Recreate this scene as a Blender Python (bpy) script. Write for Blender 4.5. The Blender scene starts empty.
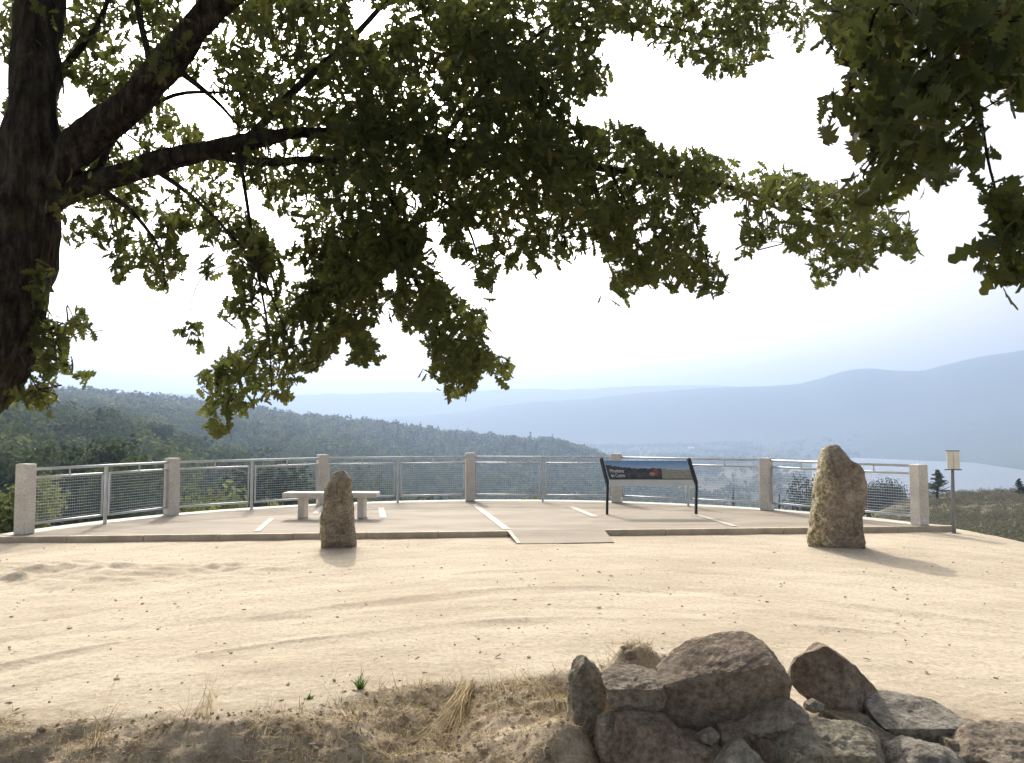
import bpy, math, random
import numpy as np
from mathutils import Vector, noise as mnoise

random.seed(7)
rng = np.random.default_rng(11)
S = bpy.context.scene
COL = S.collection
R = math.radians

# ------------------------------------------------------------ camera, sky, sun, exposure
FPX, CX, CY = 830.0, 512.0, 381.5
TILT = R(3.275)
EYE = np.array([0.0, 0.0, 1.65])
cam = bpy.data.cameras.new('camera')
cam.sensor_width = 36.0
cam.lens = FPX / 1024 * 36.0
cam.clip_start = 0.05
cam.clip_end = 40000
cam_o = bpy.data.objects.new('camera', cam)
COL.objects.link(cam_o)
cam_o.location = EYE
cam_o.rotation_euler = (math.pi / 2 + TILT, 0, 0)
S.camera = cam_o

SUN_EL, SUN_AZ = 33.5, -13.0      # azimuth measured from +Y towards +X
W = bpy.data.worlds.new('World')
S.world = W
W.use_nodes = True
wn = W.node_tree.nodes
wn.clear()
sky = wn.new('ShaderNodeTexSky')
sky.sky_type = 'NISHITA'
sky.sun_disc = False
sky.sun_elevation = R(SUN_EL)
sky.sun_rotation = R(SUN_AZ)
sky.air_density = 1.0
sky.dust_density = 9.0
sky.ozone_density = 1.0
bg = wn.new('ShaderNodeBackground')
bg.inputs[1].default_value = 0.15
hs = wn.new('ShaderNodeHueSaturation')
hs.inputs['Saturation'].default_value = 0.35
wo = wn.new('ShaderNodeOutputWorld')
W.node_tree.links.new(sky.outputs[0], hs.inputs['Color'])
W.node_tree.links.new(hs.outputs[0], bg.inputs[0])
W.node_tree.links.new(bg.outputs[0], wo.inputs[0])

sl = bpy.data.lights.new('sun', 'SUN')
sl.energy = 2.65
sl.angle = R(0.7)
sl.color = (1.0, 0.93, 0.82)
so = bpy.data.objects.new('sun', sl)
COL.objects.link(so)
sd = Vector((math.sin(R(SUN_AZ)) * math.cos(R(SUN_EL)), math.cos(R(SUN_AZ)) * math.cos(R(SUN_EL)), math.sin(R(SUN_EL))))
so.rotation_euler = sd.to_track_quat('Z', 'Y').to_euler()
so.location = (0, 0, 30)

S.view_settings.view_transform = 'Standard'
S.view_settings.look = 'None'
S.view_settings.exposure = 0.64
S.view_settings.gamma = 1.0
HAZE_DENSITY = 0.00034

S.render.engine = 'CYCLES'
S.cycles.use_denoising = True
S.cycles.max_bounces = 8
S.cycles.transmission_bounces = 6
S.cycles.volume_bounces = 1
S.cycles.sample_clamp_indirect = 6

# ------------------------------------------------------------ helpers
def ray(px, py):
    u = (px - CX) / FPX
    v = (CY - py) / FPX
    c, s = math.cos(TILT), math.sin(TILT)
    return np.array([u, c - v * s, s + v * c])

def ground(px, py, z=0.0):
    d = ray(px, py)
    t = (z - EYE[2]) / d[2]
    p = EYE + d * t
    return Vector((p[0], p[1], z))

def at(px, py, Y):
    d = ray(px, py)
    p = EYE + d * (Y / d[1])
    return Vector(p)

def project(P):
    P = np.asarray(P) - EYE
    c, s = math.cos(TILT), math.sin(TILT)
    dep = P[:, 1] * c + P[:, 2] * s
    up = -P[:, 1] * s + P[:, 2] * c
    dep = np.where(dep < 0.1, 0.1, dep)
    return CX + FPX * P[:, 0] / dep, CY - FPX * up / dep

def tag(o, label=None, cat=None, group=None, kind=None):
    if label: o['label'] = label
    if cat: o['category'] = cat
    if group: o['group'] = group
    if kind: o['kind'] = kind
    return o

def empty(name, loc, rz=0.0):
    o = bpy.data.objects.new(name, None)
    COL.objects.link(o)
    o.location = loc
    o.rotation_euler = (0, 0, rz)
    o.empty_display_size = 0.2
    return o

def link_mesh(name, me, mat, parent=None, loc=None):
    o = bpy.data.objects.new(name, me)
    COL.objects.link(o)
    if mat: me.materials.append(mat)
    if parent: o.parent = parent
    if loc is not None: o.location = loc
    return o

def np_mesh(name, V, F, mat=None, parent=None, smooth=False, attrs=None, loc=None):
    """V (n,3), F (m,k) uniform face size"""
    V = np.asarray(V, dtype=np.float32)
    F = np.asarray(F, dtype=np.int32)
    me = bpy.data.meshes.new(name)
    n, (m, k) = len(V), F.shape
    me.vertices.add(n)
    me.vertices.foreach_set('co', V.ravel())
    me.loops.add(m * k)
    me.loops.foreach_set('vertex_index', F.ravel())
    me.polygons.add(m)
    me.polygons.foreach_set('loop_start', np.arange(0, m * k, k, dtype=np.int32))
    me.polygons.foreach_set('use_smooth', np.full(m, smooth))
    me.update(calc_edges=True)
    if attrs:
        for an, av in attrs.items():
            a = me.attributes.new(an, 'FLOAT', 'POINT')
            a.data.foreach_set('value', np.asarray(av, dtype=np.float32))
    return link_mesh(name, me, mat, parent, loc)

class MB:
    def __init__(s): s.v, s.f = [], []
    def add(s, vs, fs):
        b = len(s.v)
        s.v += [tuple(v) for v in vs]
        s.f += [tuple(i + b for i in f) for f in fs]
    def box(s, c, size, ax=None, bev=0.0):
        """box about c with half axes; ax = 3 unit vectors"""
        c = Vector(c)
        ax = ax or (Vector((1, 0, 0)), Vector((0, 1, 0)), Vector((0, 0, 1)))
        hx, hy, hz = size[0] / 2, size[1] / 2, size[2] / 2
        if bev <= 0:
            vs = [c + ax[0] * (hx * i) + ax[1] * (hy * j) + ax[2] * (hz * k) for k in (-1, 1) for j in (-1, 1) for i in (-1, 1)]
            s.add(vs, [(0, 2, 3, 1), (4, 5, 7, 6), (0, 1, 5, 4), (2, 6, 7, 3), (0, 4, 6, 2), (1, 3, 7, 5)])
            return
        b = bev
        rings = []
        for z, ins in ((-hz, b), (-hz + b, 0), (hz - b, 0), (hz, b)):
            pts = []
            for (i, j) in ((-1, -1), (1, -1), (1, 1), (-1, 1)):
                X, Y = hx - ins, hy - ins
                p1 = (i * X, j * (Y - b)) if i * j > 0 else (i * (X - b), j * Y)
                p2 = (i * (X - b), j * Y) if i * j > 0 else (i * X, j * (Y - b))
                pts += [p1, p2]
            rings.append([c + ax[0] * p[0] + ax[1] * p[1] + ax[2] * z for p in pts])
        vs = sum(rings, [])
        fs = [tuple(reversed(range(8)))] + [tuple(range(24, 32))]
        for r in range(3):
            for i in range(8):
                j = (i + 1) % 8
                fs.append((r * 8 + i, r * 8 + j, r * 8 + 8 + j, r * 8 + 8 + i))
        s.add(vs, fs)
    def bar(s, a, b, w, h=None, bev=0.0):
        a, b = Vector(a), Vector(b)
        h = h or w
        d = (b - a)
        L = d.length
        d.normalize()
        up = Vector((0, 0, 1)) if abs(d.z) < 0.95 else Vector((0, 1, 0))
        x = d.cross(up).normalized()
        z = x.cross(d).normalized()
        s.box((a + b) / 2, (w, L, h), (x, d, z), bev)
    def tube(s, pts, rad, n=8, caps=True, wob=0.0):
        pts = [Vector(p) for p in pts]
        if not isinstance(rad, (list, tuple)): rad = [rad] * len(pts)
        base = len(s.v)
        prev = None
        for i, p in enumerate(pts):
            t = (pts[min(i + 1, len(pts) - 1)] - pts[max(i - 1, 0)]).normalized()
            if prev is None:
                up = Vector((0, 0, 1)) if abs(t.z) < 0.9 else Vector((1, 0, 0))
                x = t.cross(up).normalized()
            else:
                x = (prev - t * prev.dot(t)).normalized()
            prev = x
            y = t.cross(x)
            for k in range(n):
                a = 2 * math.pi * k / n
                r = rad[i] * (1 + (wob * mnoise.noise(Vector((p.x * 4 + math.cos(a) * 1.3, p.y * 4 + math.sin(a) * 1.3, p.z * 4))) if wob else 0))
                s.v.append(tuple(p + x * (r * math.cos(a)) + y * (r * math.sin(a))))
        for i in range(len(pts) - 1):
            for k in range(n):
                k2 = (k + 1) % n
                s.f.append((base + i * n + k, base + i * n + k2, base + (i + 1) * n + k2, base + (i + 1) * n + k))
        if caps:
            s.f.append(tuple(base + k for k in reversed(range(n))))
            e = base + (len(pts) - 1) * n
            s.f.append(tuple(e + k for k in range(n)))
    def build(s, name, mat, parent=None, smooth=False, loc=None):
        me = bpy.data.meshes.new(name)
        me.from_pydata(s.v, [], s.f)
        me.update()
        if smooth:
            me.polygons.foreach_set('use_smooth', [True] * len(me.polygons))
        return link_mesh(name, me, mat, parent, loc)

def smooth_path(pts, sub=5):
    """Catmull-Rom through tuples (any length)"""
    P = np.array([tuple(p) for p in pts], dtype=float)
    P = np.vstack([2 * P[0] - P[1], P, 2 * P[-1] - P[-2]])
    out = []
    for i in range(1, len(P) - 2):
        for k in range(sub):
            t = k / sub
            a, b, c, d = P[i - 1], P[i], P[i + 1], P[i + 2]
            out.append(0.5 * ((2 * b) + (-a + c) * t + (2 * a - 5 * b + 4 * c - d) * t * t + (-a + 3 * b - 3 * c + d) * t ** 3))
    out.append(P[-2])
    return np.array(out)

def _h(ix, iy, seed):
    n = (ix.astype(np.int64) * 374761393 + iy.astype(np.int64) * 668265263 + seed * 974711) & 0xffffffff
    n = ((n ^ (n >> 13)) * 1274126177) & 0xffffffff
    n = (n ^ (n >> 16)) & 0xffffffff
    return n / 4294967295.0

def vnoise(x, y, seed=0):
    x0, y0 = np.floor(x), np.floor(y)
    fx, fy = x - x0, y - y0
    fx = fx * fx * (3 - 2 * fx); fy = fy * fy * (3 - 2 * fy)
    x0 = x0.astype(np.int64); y0 = y0.astype(np.int64)
    a, b = _h(x0, y0, seed), _h(x0 + 1, y0, seed)
    c, d = _h(x0, y0 + 1, seed), _h(x0 + 1, y0 + 1, seed)
    return (a * (1 - fx) + b * fx) * (1 - fy) + (c * (1 - fx) + d * fx) * fy * 1.0

def fbm(x, y, oct=4, seed=0):
    s, a, t = 0, 1.0, 0
    for o in range(oct):
        s = s + a * (vnoise(x * 2 ** o, y * 2 ** o, seed + o * 17) - 0.5)
        t += a; a *= 0.5
    return s / t

def sstep(a, b, x):
    t = np.clip((x - a) / (b - a), 0, 1)
    return t * t * (3 - 2 * t)

def inpoly(x, y, poly):
    P = np.asarray(poly, float)
    ins = np.zeros(np.shape(x), bool)
    j = len(P) - 1
    for i in range(len(P)):
        xi, yi, xj, yj = P[i, 0], P[i, 1], P[j, 0], P[j, 1]
        if yi != yj:
            ins ^= ((yi > y) != (yj > y)) & (x < (xj - xi) * (y - yi) / (yj - yi) + xi)
        j = i
    return ins

def polydist(x, y, poly):
    """signed distance, positive outside"""
    P = np.asarray(poly, float)
    d = np.full(np.shape(x), 1e9)
    for i in range(len(P)):
        a, b = P[i - 1], P[i]
        e = b - a
        t = np.clip(((x - a[0]) * e[0] + (y - a[1]) * e[1]) / (e @ e), 0, 1)
        d = np.minimum(d, np.hypot(x - a[0] - e[0] * t, y - a[1] - e[1] * t))
    return np.where(inpoly(x, y, poly), -d, d)

# ------------------------------------------------------------ materials
class M:
    def __init__(s, name, rough=0.9, spec=0.3):
        s.m = bpy.data.materials.new(name)
        s.m.use_nodes = True
        s.t = s.m.node_tree
        s.b = s.t.nodes['Principled BSDF']
        s.b.inputs['Roughness'].default_value = rough
        s.b.inputs['Specular IOR Level'].default_value = spec
    def n(s, typ, **kw):
        nd = s.t.nodes.new(typ)
        for k, v in kw.items():
            if k.startswith('i_'):
                nd.inputs[k[2:]].default_value = v
            else: setattr(nd, k, v)
        return nd
    def l(s, a, b): s.t.links.new(a, b)
    def pos(s, scale=1.0, stretch=None, rot=0.0):
        g = s.n('ShaderNodeNewGeometry')
        mp = s.n('ShaderNodeMapping')
        s.l(g.outputs['Position'], mp.inputs[0])
        sx = stretch or (1, 1, 1)
        mp.inputs['Scale'].default_value = (scale * sx[0], scale * sx[1], scale * sx[2])
        mp.inputs['Rotation'].default_value = (0, 0, rot)
        return mp.outputs[0]
    def opos(s, scale=1.0, stretch=None):
        g = s.n('ShaderNodeTexCoord')
        mp = s.n('ShaderNodeMapping')
        s.l(g.outputs['Object'], mp.inputs[0])
        sx = stretch or (1, 1, 1)
        mp.inputs['Scale'].default_value = (scale * sx[0], scale * sx[1], scale * sx[2])
        return mp.outputs[0]
    def noise(s, vec, scale, detail=5, rough=0.55, dist=0.0):
        nd = s.n('ShaderNodeTexNoise')
        nd.inputs['Scale'].default_value = scale
        nd.inputs['Detail'].default_value = detail
        nd.inputs['Roughness'].default_value = rough
        nd.inputs['Distortion'].default_value = dist
        s.l(vec, nd.inputs['Vector'])
        return nd.outputs[0]
    def ramp(s, fac, stops, interp='LINEAR'):
        nd = s.n('ShaderNodeValToRGB')
        cr = nd.color_ramp
        cr.interpolation = interp
        while len(cr.elements) < len(stops): cr.elements.new(0.5)
        for e, (p, c) in zip(cr.elements, stops):
            e.position = p
            e.color = (*c, 1) if len(c) == 3 else c
        s.l(fac, nd.inputs[0])
        return nd.outputs[0]
    def mix(s, fac, a, b, mode='MIX'):
        nd = s.n('ShaderNodeMix', data_type='RGBA', blend_type=mode)
        for sock, v in ((nd.inputs[0], fac), (nd.inputs[6], a), (nd.inputs[7], b)):
            if isinstance(v, (int, float)): sock.default_value = v
            elif isinstance(v, tuple): sock.default_value = (*v, 1)
            else: s.l(v, sock)
        return nd.outputs[2]
    def bump(s, h, strength=0.5, dist=0.01, prev=None):
        nd = s.n('ShaderNodeBump')
        nd.inputs['Strength'].default_value = strength
        nd.inputs['Distance'].default_value = dist
        s.l(h, nd.inputs['Height'])
        if prev is not None: s.l(prev, nd.inputs['Normal'])
        return nd.outputs[0]
    def color(s, c):
        if isinstance(c, tuple): s.b.inputs['Base Color'].default_value = (*c, 1)
        else: s.l(c, s.b.inputs['Base Color'])
        return s
    def normal(s, n): s.l(n, s.b.inputs['Normal']); return s
    def attr(s, name):
        a = s.n('ShaderNodeAttribute'); a.attribute_name = name
        return a.outputs['Fac']

def simple(name, c, rough=0.6, var=0.15, scale=6.0, bump=0.0, metal=0.0, spec=0.4):
    m = M(name, rough, spec)
    p = m.opos()
    f = m.noise(p, scale, 6, 0.6)
    d = tuple(x * (1 - var) for x in c); e = tuple(min(1, x * (1 + var)) for x in c)
    m.color(m.ramp(f, [(0.3, d), (0.7, e)]))
    if bump: m.normal(m.bump(m.noise(p, scale * 6, 5), bump, 0.01))
    m.b.inputs['Metallic'].default_value = metal
    return m.m

# sand with soil bank
m = M('sand', 0.95, 0.15)
p = m.pos()
big = m.noise(p, 0.35, 4)
base = m.ramp(big, [(0.3, (0.40, 0.33, 0.24)), (0.55, (0.48, 0.405, 0.30)), (0.75, (0.55, 0.47, 0.36))])
sx_ = m.n('ShaderNodeSeparateXYZ'); m.l(p, sx_.inputs[0])
cb_ = m.n('ShaderNodeCombineXYZ'); m.l(sx_.outputs[0], cb_.inputs[0]); m.l(m.attr('warp'), cb_.inputs[1])
def wpos(kx, ky):
    mp = m.n('ShaderNodeMapping'); m.l(cb_.outputs[0], mp.inputs[0]); mp.inputs['Scale'].default_value = (kx, ky, 1); return mp.outputs[0]
st = m.noise(wpos(0.5, 1.3), 1.0, 8, 0.68, 0.9)
base = m.mix(m.ramp(st, [(0.42, (0, 0, 0)), (0.72, (1, 1, 1))]), base, (0.60, 0.515, 0.39))
streak = m.noise(wpos(0.55, 3.0), 1.7, 9, 0.72, 1.0)
base = m.mix(m.ramp(streak, [(0.54, (0, 0, 0)), (0.70, (0.55, 0.55, 0.55))]), base, (0.36, 0.285, 0.195))
fine = m.noise(p, 22, 6, 0.7)
base = m.mix(0.55, base, m.ramp(fine, [(0.32, (0.5, 0.48, 0.45)), (0.5, (1, 1, 1)), (0.68, (1.3, 1.27, 1.25))]), 'MULTIPLY')
grit = m.noise(p, 160, 3, 0.7)
base = m.mix(0.5, base, m.ramp(grit, [(0.33, (0.55, 0.52, 0.5)), (0.48, (1, 1, 1)), (0.7, (1.2, 1.2, 1.2))]), 'MULTIPLY')
# damp, darker trodden patches
patch = m.noise(m.pos(1.0, (0.5, 1.0, 1)), 0.8, 7, 0.68, 0.3)
base = m.mix(m.ramp(patch, [(0.50, (0, 0, 0)), (0.64, (0.65, 0.65, 0.65))]), base, (0.43, 0.35, 0.25))
soilc = m.ramp(m.noise(p, 7, 8, 0.7), [(0.28, (0.17, 0.13, 0.09)), (0.46, (0.34, 0.27, 0.19)), (0.6, (0.47, 0.385, 0.28)), (0.8, (0.56, 0.48, 0.36))])
soilc = m.mix(0.6, soilc, m.ramp(m.noise(p, 60, 6, 0.75), [(0.35, (0.5, 0.48, 0.45)), (0.5, (1, 1, 1)), (0.68, (1.4, 1.35, 1.25))]), 'MULTIPLY')
mask = m.ramp(m.attr('soil'), [(0.25, (0, 0, 0)), (0.75, (1, 1, 1))])
m.color(m.mix(mask, base, soilc))
h1 = m.bump(m.noise(p, 12, 8, 0.7), 0.5, 0.03)
h2 = m.bump(grit, 0.5, 0.004, h1)
m.normal(h2)
SAND = m.m

# concrete paving
m = M('paving', 0.85, 0.25)
p = m.pos()
c = m.ramp(m.noise(p, 0.9, 6, 0.6), [(0.3, (0.225, 0.188, 0.140)), (0.7, (0.305, 0.262, 0.203))])
c = m.mix(0.5, c, m.ramp(m.noise(p, 35, 5, 0.7), [(0.3, (0.75, 0.74, 0.72)), (0.7, (1.2, 1.2, 1.2))]), 'MULTIPLY')
sweep = m.noise(m.pos(1.0, (0.4, 1.6, 1)), 1.2, 6, 0.65, 0.5)
c = m.mix(m.ramp(sweep, [(0.42, (0, 0, 0)), (0.64, (0.85, 0.85, 0.85))]), c, (0.37, 0.306, 0.22))
m.color(c)
m.normal(m.bump(m.noise(p, 60, 5, 0.7), 0.25, 0.005))
PAVING = m.m
STRIP = simple('pale_stone_strip', (0.47, 0.43, 0.365), 0.8, 0.12, 5, 0.2)
KERB = simple('kerb_stone', (0.50, 0.42, 0.32), 0.85, 0.22, 4, 0.35)
JOINT = simple('joint', (0.25, 0.2, 0.15), 0.9, 0.2, 9, 0.1)

# granite posts
m = M('granite', 0.8, 0.3)
p = m.opos()
c = m.ramp(m.noise(p, 45, 4, 0.7), [(0.35, (0.52, 0.50, 0.47)), (0.5, (0.68, 0.655, 0.62)), (0.66, (0.82, 0.79, 0.75))])
c = m.mix(0.7, c, m.ramp(m.noise(p, 2.5, 6, 0.65), [(0.3, (0.72, 0.68, 0.62)), (0.7, (1.1, 1.08, 1.05))]), 'MULTIPLY')
m.color(c); m.normal(m.bump(m.noise(p, 60, 5), 0.35, 0.006))
GRANITE = m.m
RAIL = simple('galvanised_rail', (0.56, 0.58, 0.60), 0.55, 0.14, 3.0, 0.0, 0.25, 0.5)
WIRE = simple('galvanised_wire', (0.42, 0.47, 0.52), 0.45, 0.1, 3.0, 0.0, 0.3, 0.5)
BENCHM = simple('pale_concrete', (0.68, 0.63, 0.56), 0.8, 0.16, 5, 0.25)
STEEL = simple('dark_steel', (0.035, 0.035, 0.04), 0.5, 0.3, 8, 0.0, 0.4)

def rockmat(name, dark, mid, light, lichen=(0.45, 0.42, 0.33), lich=0.6, scale=1.0, moss=None, sidel=0):
    m = M(name, 0.92, 0.2)
    p = m.opos(scale)
    c = m.ramp(m.noise(p, 3.2, 10, 0.74, 0.4), [(0.34, dark), (0.5, mid), (0.64, light)])
    c = m.mix(0.65, c, m.ramp(m.noise(p, 26, 6, 0.75), [(0.38, (0.4, 0.38, 0.36)), (0.5, (1, 1, 1)), (0.62, (1.5, 1.47, 1.4))]), 'MULTIPLY')
    c = m.mix(m.ramp(m.noise(p, 8, 8, 0.72, 0.8), [(0.58, (0, 0, 0)), (0.64, (lich, lich, lich))]), c, lichen)
    if moss: c = m.mix(m.ramp(m.noise(p, 4.1, 8, 0.7, 0.5), [(0.55, (0, 0, 0)), (0.68, (0.75, 0.75, 0.75))]), c, moss)
    v = m.n('ShaderNodeTexVoronoi', feature='DISTANCE_TO_EDGE')
    v.inputs['Scale'].default_value = 3.0
    nv = m.n('ShaderNodeVectorMath', operation='ADD')
    m.l(p, nv.inputs[0])
    nn = m.n('ShaderNodeTexNoise'); nn.inputs['Scale'].default_value = 4; nn.inputs['Detail'].default_value = 4
    m.l(p, nn.inputs['Vector']); m.l(nn.outputs['Color'], nv.inputs[1]); m.l(nv.outputs[0], v.inputs['Vector'])
    crack = m.ramp(v.outputs['Distance'], [(0.0, (0, 0, 0)), (0.03, (1, 1, 1))])
    if sidel:
        sx_ = m.n('ShaderNodeSeparateXYZ'); m.l(m.opos(), sx_.inputs[0])
        nn2 = m.noise(p, 7, 8, 0.75)
        sm = m.n('ShaderNodeMath', operation='MULTIPLY_ADD'); m.l(sx_.outputs[0], sm.inputs[0]); sm.inputs[1].default_value = -1.1; m.l(nn2, sm.inputs[2])
        c = m.mix(m.ramp(sm.outputs[0], [(sidel, (0, 0, 0)), (sidel + 0.07, (0.85, 0.85, 0.85))]), c, m.ramp(m.noise(p, 22, 6, 0.8), [(0.4, (0.16, 0.12, 0.06)), (0.5, (0.45, 0.38, 0.22)), (0.6, (0.78, 0.74, 0.58))]))
    m.color(c)
    b = m.bump(m.noise(p, 9, 10, 0.75), 1.0, 0.06)
    b = m.bump(crack, 0.25, 0.01, b)
    b = m.bump(m.noise(p, 70, 5, 0.7), 0.5, 0.006, b)
    m.normal(b)
    return m.m
ROCK = rockmat('wall_rock', (0.21, 0.168, 0.125), (0.40, 0.33, 0.25), (0.56, 0.475, 0.375), (0.58, 0.52, 0.42), 0.5)
ROCKB = rockmat('brown_rock', (0.20, 0.152, 0.112), (0.37, 0.29, 0.215), (0.53, 0.43, 0.33), (0.54, 0.47, 0.37), 0.4)
ROCKG = rockmat('grey_rock', (0.22, 0.19, 0.155), (0.40, 0.355, 0.295), (0.56, 0.51, 0.43), (0.55, 0.52, 0.44), 0.6)
ROCKL = rockmat('lichen_rock', (0.19, 0.16, 0.11), (0.40, 0.35, 0.26), (0.58, 0.52, 0.39), (0.66, 0.61, 0.46), 0.8, 1.0, (0.13, 0.12, 0.05))
MENH = rockmat('menhir_rock', (0.16, 0.13, 0.10), (0.31, 0.255, 0.20), (0.44, 0.375, 0.305), (0.54, 0.47, 0.36), 0.5, 0.8, None, 0.72)
MENHL = rockmat('lichened_menhir_rock', (0.16, 0.13, 0.10), (0.31, 0.26, 0.20), (0.45, 0.385, 0.31), (0.6, 0.56, 0.44), 0.7, 1.2, (0.15, 0.145, 0.08), 0.68)

# bark
m = M('oak_bark', 0.95, 0.1)
p = m.pos(1.0, (1, 1, 0.28))
c = m.ramp(m.noise(p, 16, 8, 0.7), [(0.36, (0.016, 0.012, 0.01)), (0.5, (0.055, 0.042, 0.034)), (0.66, (0.13, 0.108, 0.088))])
c = m.mix(m.ramp(m.noise(m.pos(), 5, 6), [(0.55, (0, 0, 0)), (0.7, (0.5, 0.5, 0.5))]), c, (0.09, 0.095, 0.045))
m.color(c); m.normal(m.bump(m.noise(p, 26, 8, 0.75), 1.0, 0.05))
BARK = m.m

def leafmat(name, stops, trans=(0.22, 0.27, 0.03), tf=0.4, clump=1.3, rough=0.9, spec=0.05, cr_=((0.7, 0.75, 0.7), (1.25, 1.2, 1.1)), tone=False):
    m = M(name, rough, spec)
    g = m.n('ShaderNodeNewGeometry')
    c = m.ramp(g.outputs['Random Per Island'], stops)
    if tone:
        oi = m.n('ShaderNodeObjectInfo'); at_ = m.attr('tone')
        gt = m.n('ShaderNodeMath', operation='GREATER_THAN'); m.l(at_, gt.inputs[0]); gt.inputs[1].default_value = 0.0005
        mf = m.n('ShaderNodeMix'); m.l(gt.outputs[0], mf.inputs[0]); m.l(oi.outputs['Random'], mf.inputs[2]); m.l(at_, mf.inputs[3])
        c = m.mix(1.0, c, m.ramp(mf.outputs[0], [(0.0, (0.42, 0.5, 0.62)), (0.4, (0.8, 0.85, 0.85)), (0.75, (1.3, 1.25, 1.0)), (1.0, (2.1, 1.8, 1.15))]), 'MULTIPLY')
    c = m.mix(0.6, c, m.ramp(m.noise(m.pos(), clump, 3), [(0.35, cr_[0]), (0.65, cr_[1])]), 'MULTIPLY')
    m.color(c)
    tr = m.n('ShaderNodeBsdfTranslucent')
    m.l(m.mix(0.5, c, trans, 'MIX'), tr.inputs['Color'])
    mx = m.n('ShaderNodeMixShader'); mx.inputs[0].default_value = tf
    out = m.t.nodes['Material Output']
    m.l(m.b.outputs[0], mx.inputs[1]); m.l(tr.outputs[0], mx.inputs[2]); m.l(mx.outputs[0], out.inputs[0])
    return m.m
OAKLEAF = leafmat('oak_leaf', [(0.0, (0.025, 0.034, 0.014)), (0.5, (0.041, 0.052, 0.019)), (0.86, (0.068, 0.078, 0.026)), (0.94, (0.12, 0.10, 0.032)), (1.0, (0.10, 0.06, 0.026))], (0.33, 0.37, 0.08), 0.36, rough=0.55, spec=0.2)
TREELEAF = leafmat('tree_leaf', [(0.0, (0.055, 0.08, 0.042)), (0.5, (0.08, 0.11, 0.055)), (1.0, (0.12, 0.145, 0.07))], (0.14, 0.18, 0.07), 0.25, 0.11, cr_=((0.6, 0.65, 0.7), (1.5, 1.4, 1.2)), tone=True)
DARKLEAF = leafmat('dark_tree_leaf', [(0.0, (0.035, 0.055, 0.035)), (1.0, (0.065, 0.09, 0.05))], (0.09, 0.12, 0.05), 0.15, 0.11, cr_=((0.6, 0.65, 0.7), (1.4, 1.3, 1.2)), tone=True)
BUSHLEAF = leafmat('bush_leaf', [(0.0, (0.11, 0.14, 0.06)), (0.5, (0.16, 0.20, 0.085)), (1.0, (0.24, 0.26, 0.12))], (0.3, 0.34, 0.12), 0.35, 1.0)
SCRUBLEAF = leafmat('scrub_leaf', [(0.0, (0.13, 0.13, 0.10)), (0.5, (0.17, 0.17, 0.13)), (0.85, (0.22, 0.205, 0.16)), (1.0, (0.23, 0.19, 0.16))], (0.2, 0.2, 0.13), 0.2, 0.15)
STRAW = leafmat('straw', [(0.0, (0.16, 0.11, 0.065)), (0.5, (0.40, 0.31, 0.18)), (1.0, (0.68, 0.58, 0.38))], (0.5, 0.4, 0.2), 0.2, 3)
WEED = leafmat('weed_leaf', [(0.0, (0.06, 0.12, 0.03)), (1.0, (0.12, 0.2, 0.05))], (0.2, 0.35, 0.05), 0.35, 3)
LITTER = leafmat('litter', [(0.0, (0.10, 0.065, 0.04)), (0.6, (0.2, 0.14, 0.09)), (1.0, (0.35, 0.28, 0.2))], (0.3, 0.2, 0.1), 0.1, 3)

# valley terrain
m = M('valley_ground', 0.95, 0.1)
p = m.pos()
forest = m.ramp(m.noise(p, 0.02, 8, 0.7), [(0.3, (0.03, 0.045, 0.022)), (0.6, (0.055, 0.07, 0.032)), (0.8, (0.09, 0.10, 0.05))])
v = m.n('ShaderNodeTexVoronoi', feature='F1'); v.inputs['Scale'].default_value = 1.0
m.l(m.pos(0.009, (1.0, 0.55, 0.0), R(12)), v.inputs['Vector'])
fld = m.n('ShaderNodeSeparateColor'); m.l(v.outputs['Color'], fld.inputs[0])
fields = m.ramp(fld.outputs[0], [(0.0, (0.06, 0.075, 0.035)), (0.25, (0.13, 0.11, 0.065)), (0.45, (0.065, 0.08, 0.04)), (0.6, (0.18, 0.14, 0.095)), (0.8, (0.08, 0.09, 0.045)), (0.92, (0.20, 0.17, 0.11))], 'CONSTANT')
fields = m.mix(0.5, fields, m.ramp(m.noise(p, 0.05, 6, 0.7), [(0.3, (0.6, 0.6, 0.6)), (0.7, (1.3, 1.3, 1.3))]), 'MULTIPLY')
scrub = m.ramp(m.noise(p, 0.25, 9, 0.75), [(0.3, (0.05, 0.05, 0.028)), (0.5, (0.10, 0.09, 0.05)), (0.68, (0.17, 0.145, 0.085)), (0.8, (0.27, 0.22, 0.14))])
c = m.mix(m.attr('field'), forest, fields)
c = m.mix(m.attr('scrub'), c, scrub)
m.color(c)
TERRAIN = m.m

m = M('lake_water', 0.30, 0.6)
m.color((0.12, 0.14, 0.16))
m.normal(m.bump(m.noise(m.pos(1.0, (0.6, 1, 1)), 0.25, 4, 0.6), 1.0, 2.6))
WATER = m.m

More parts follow.
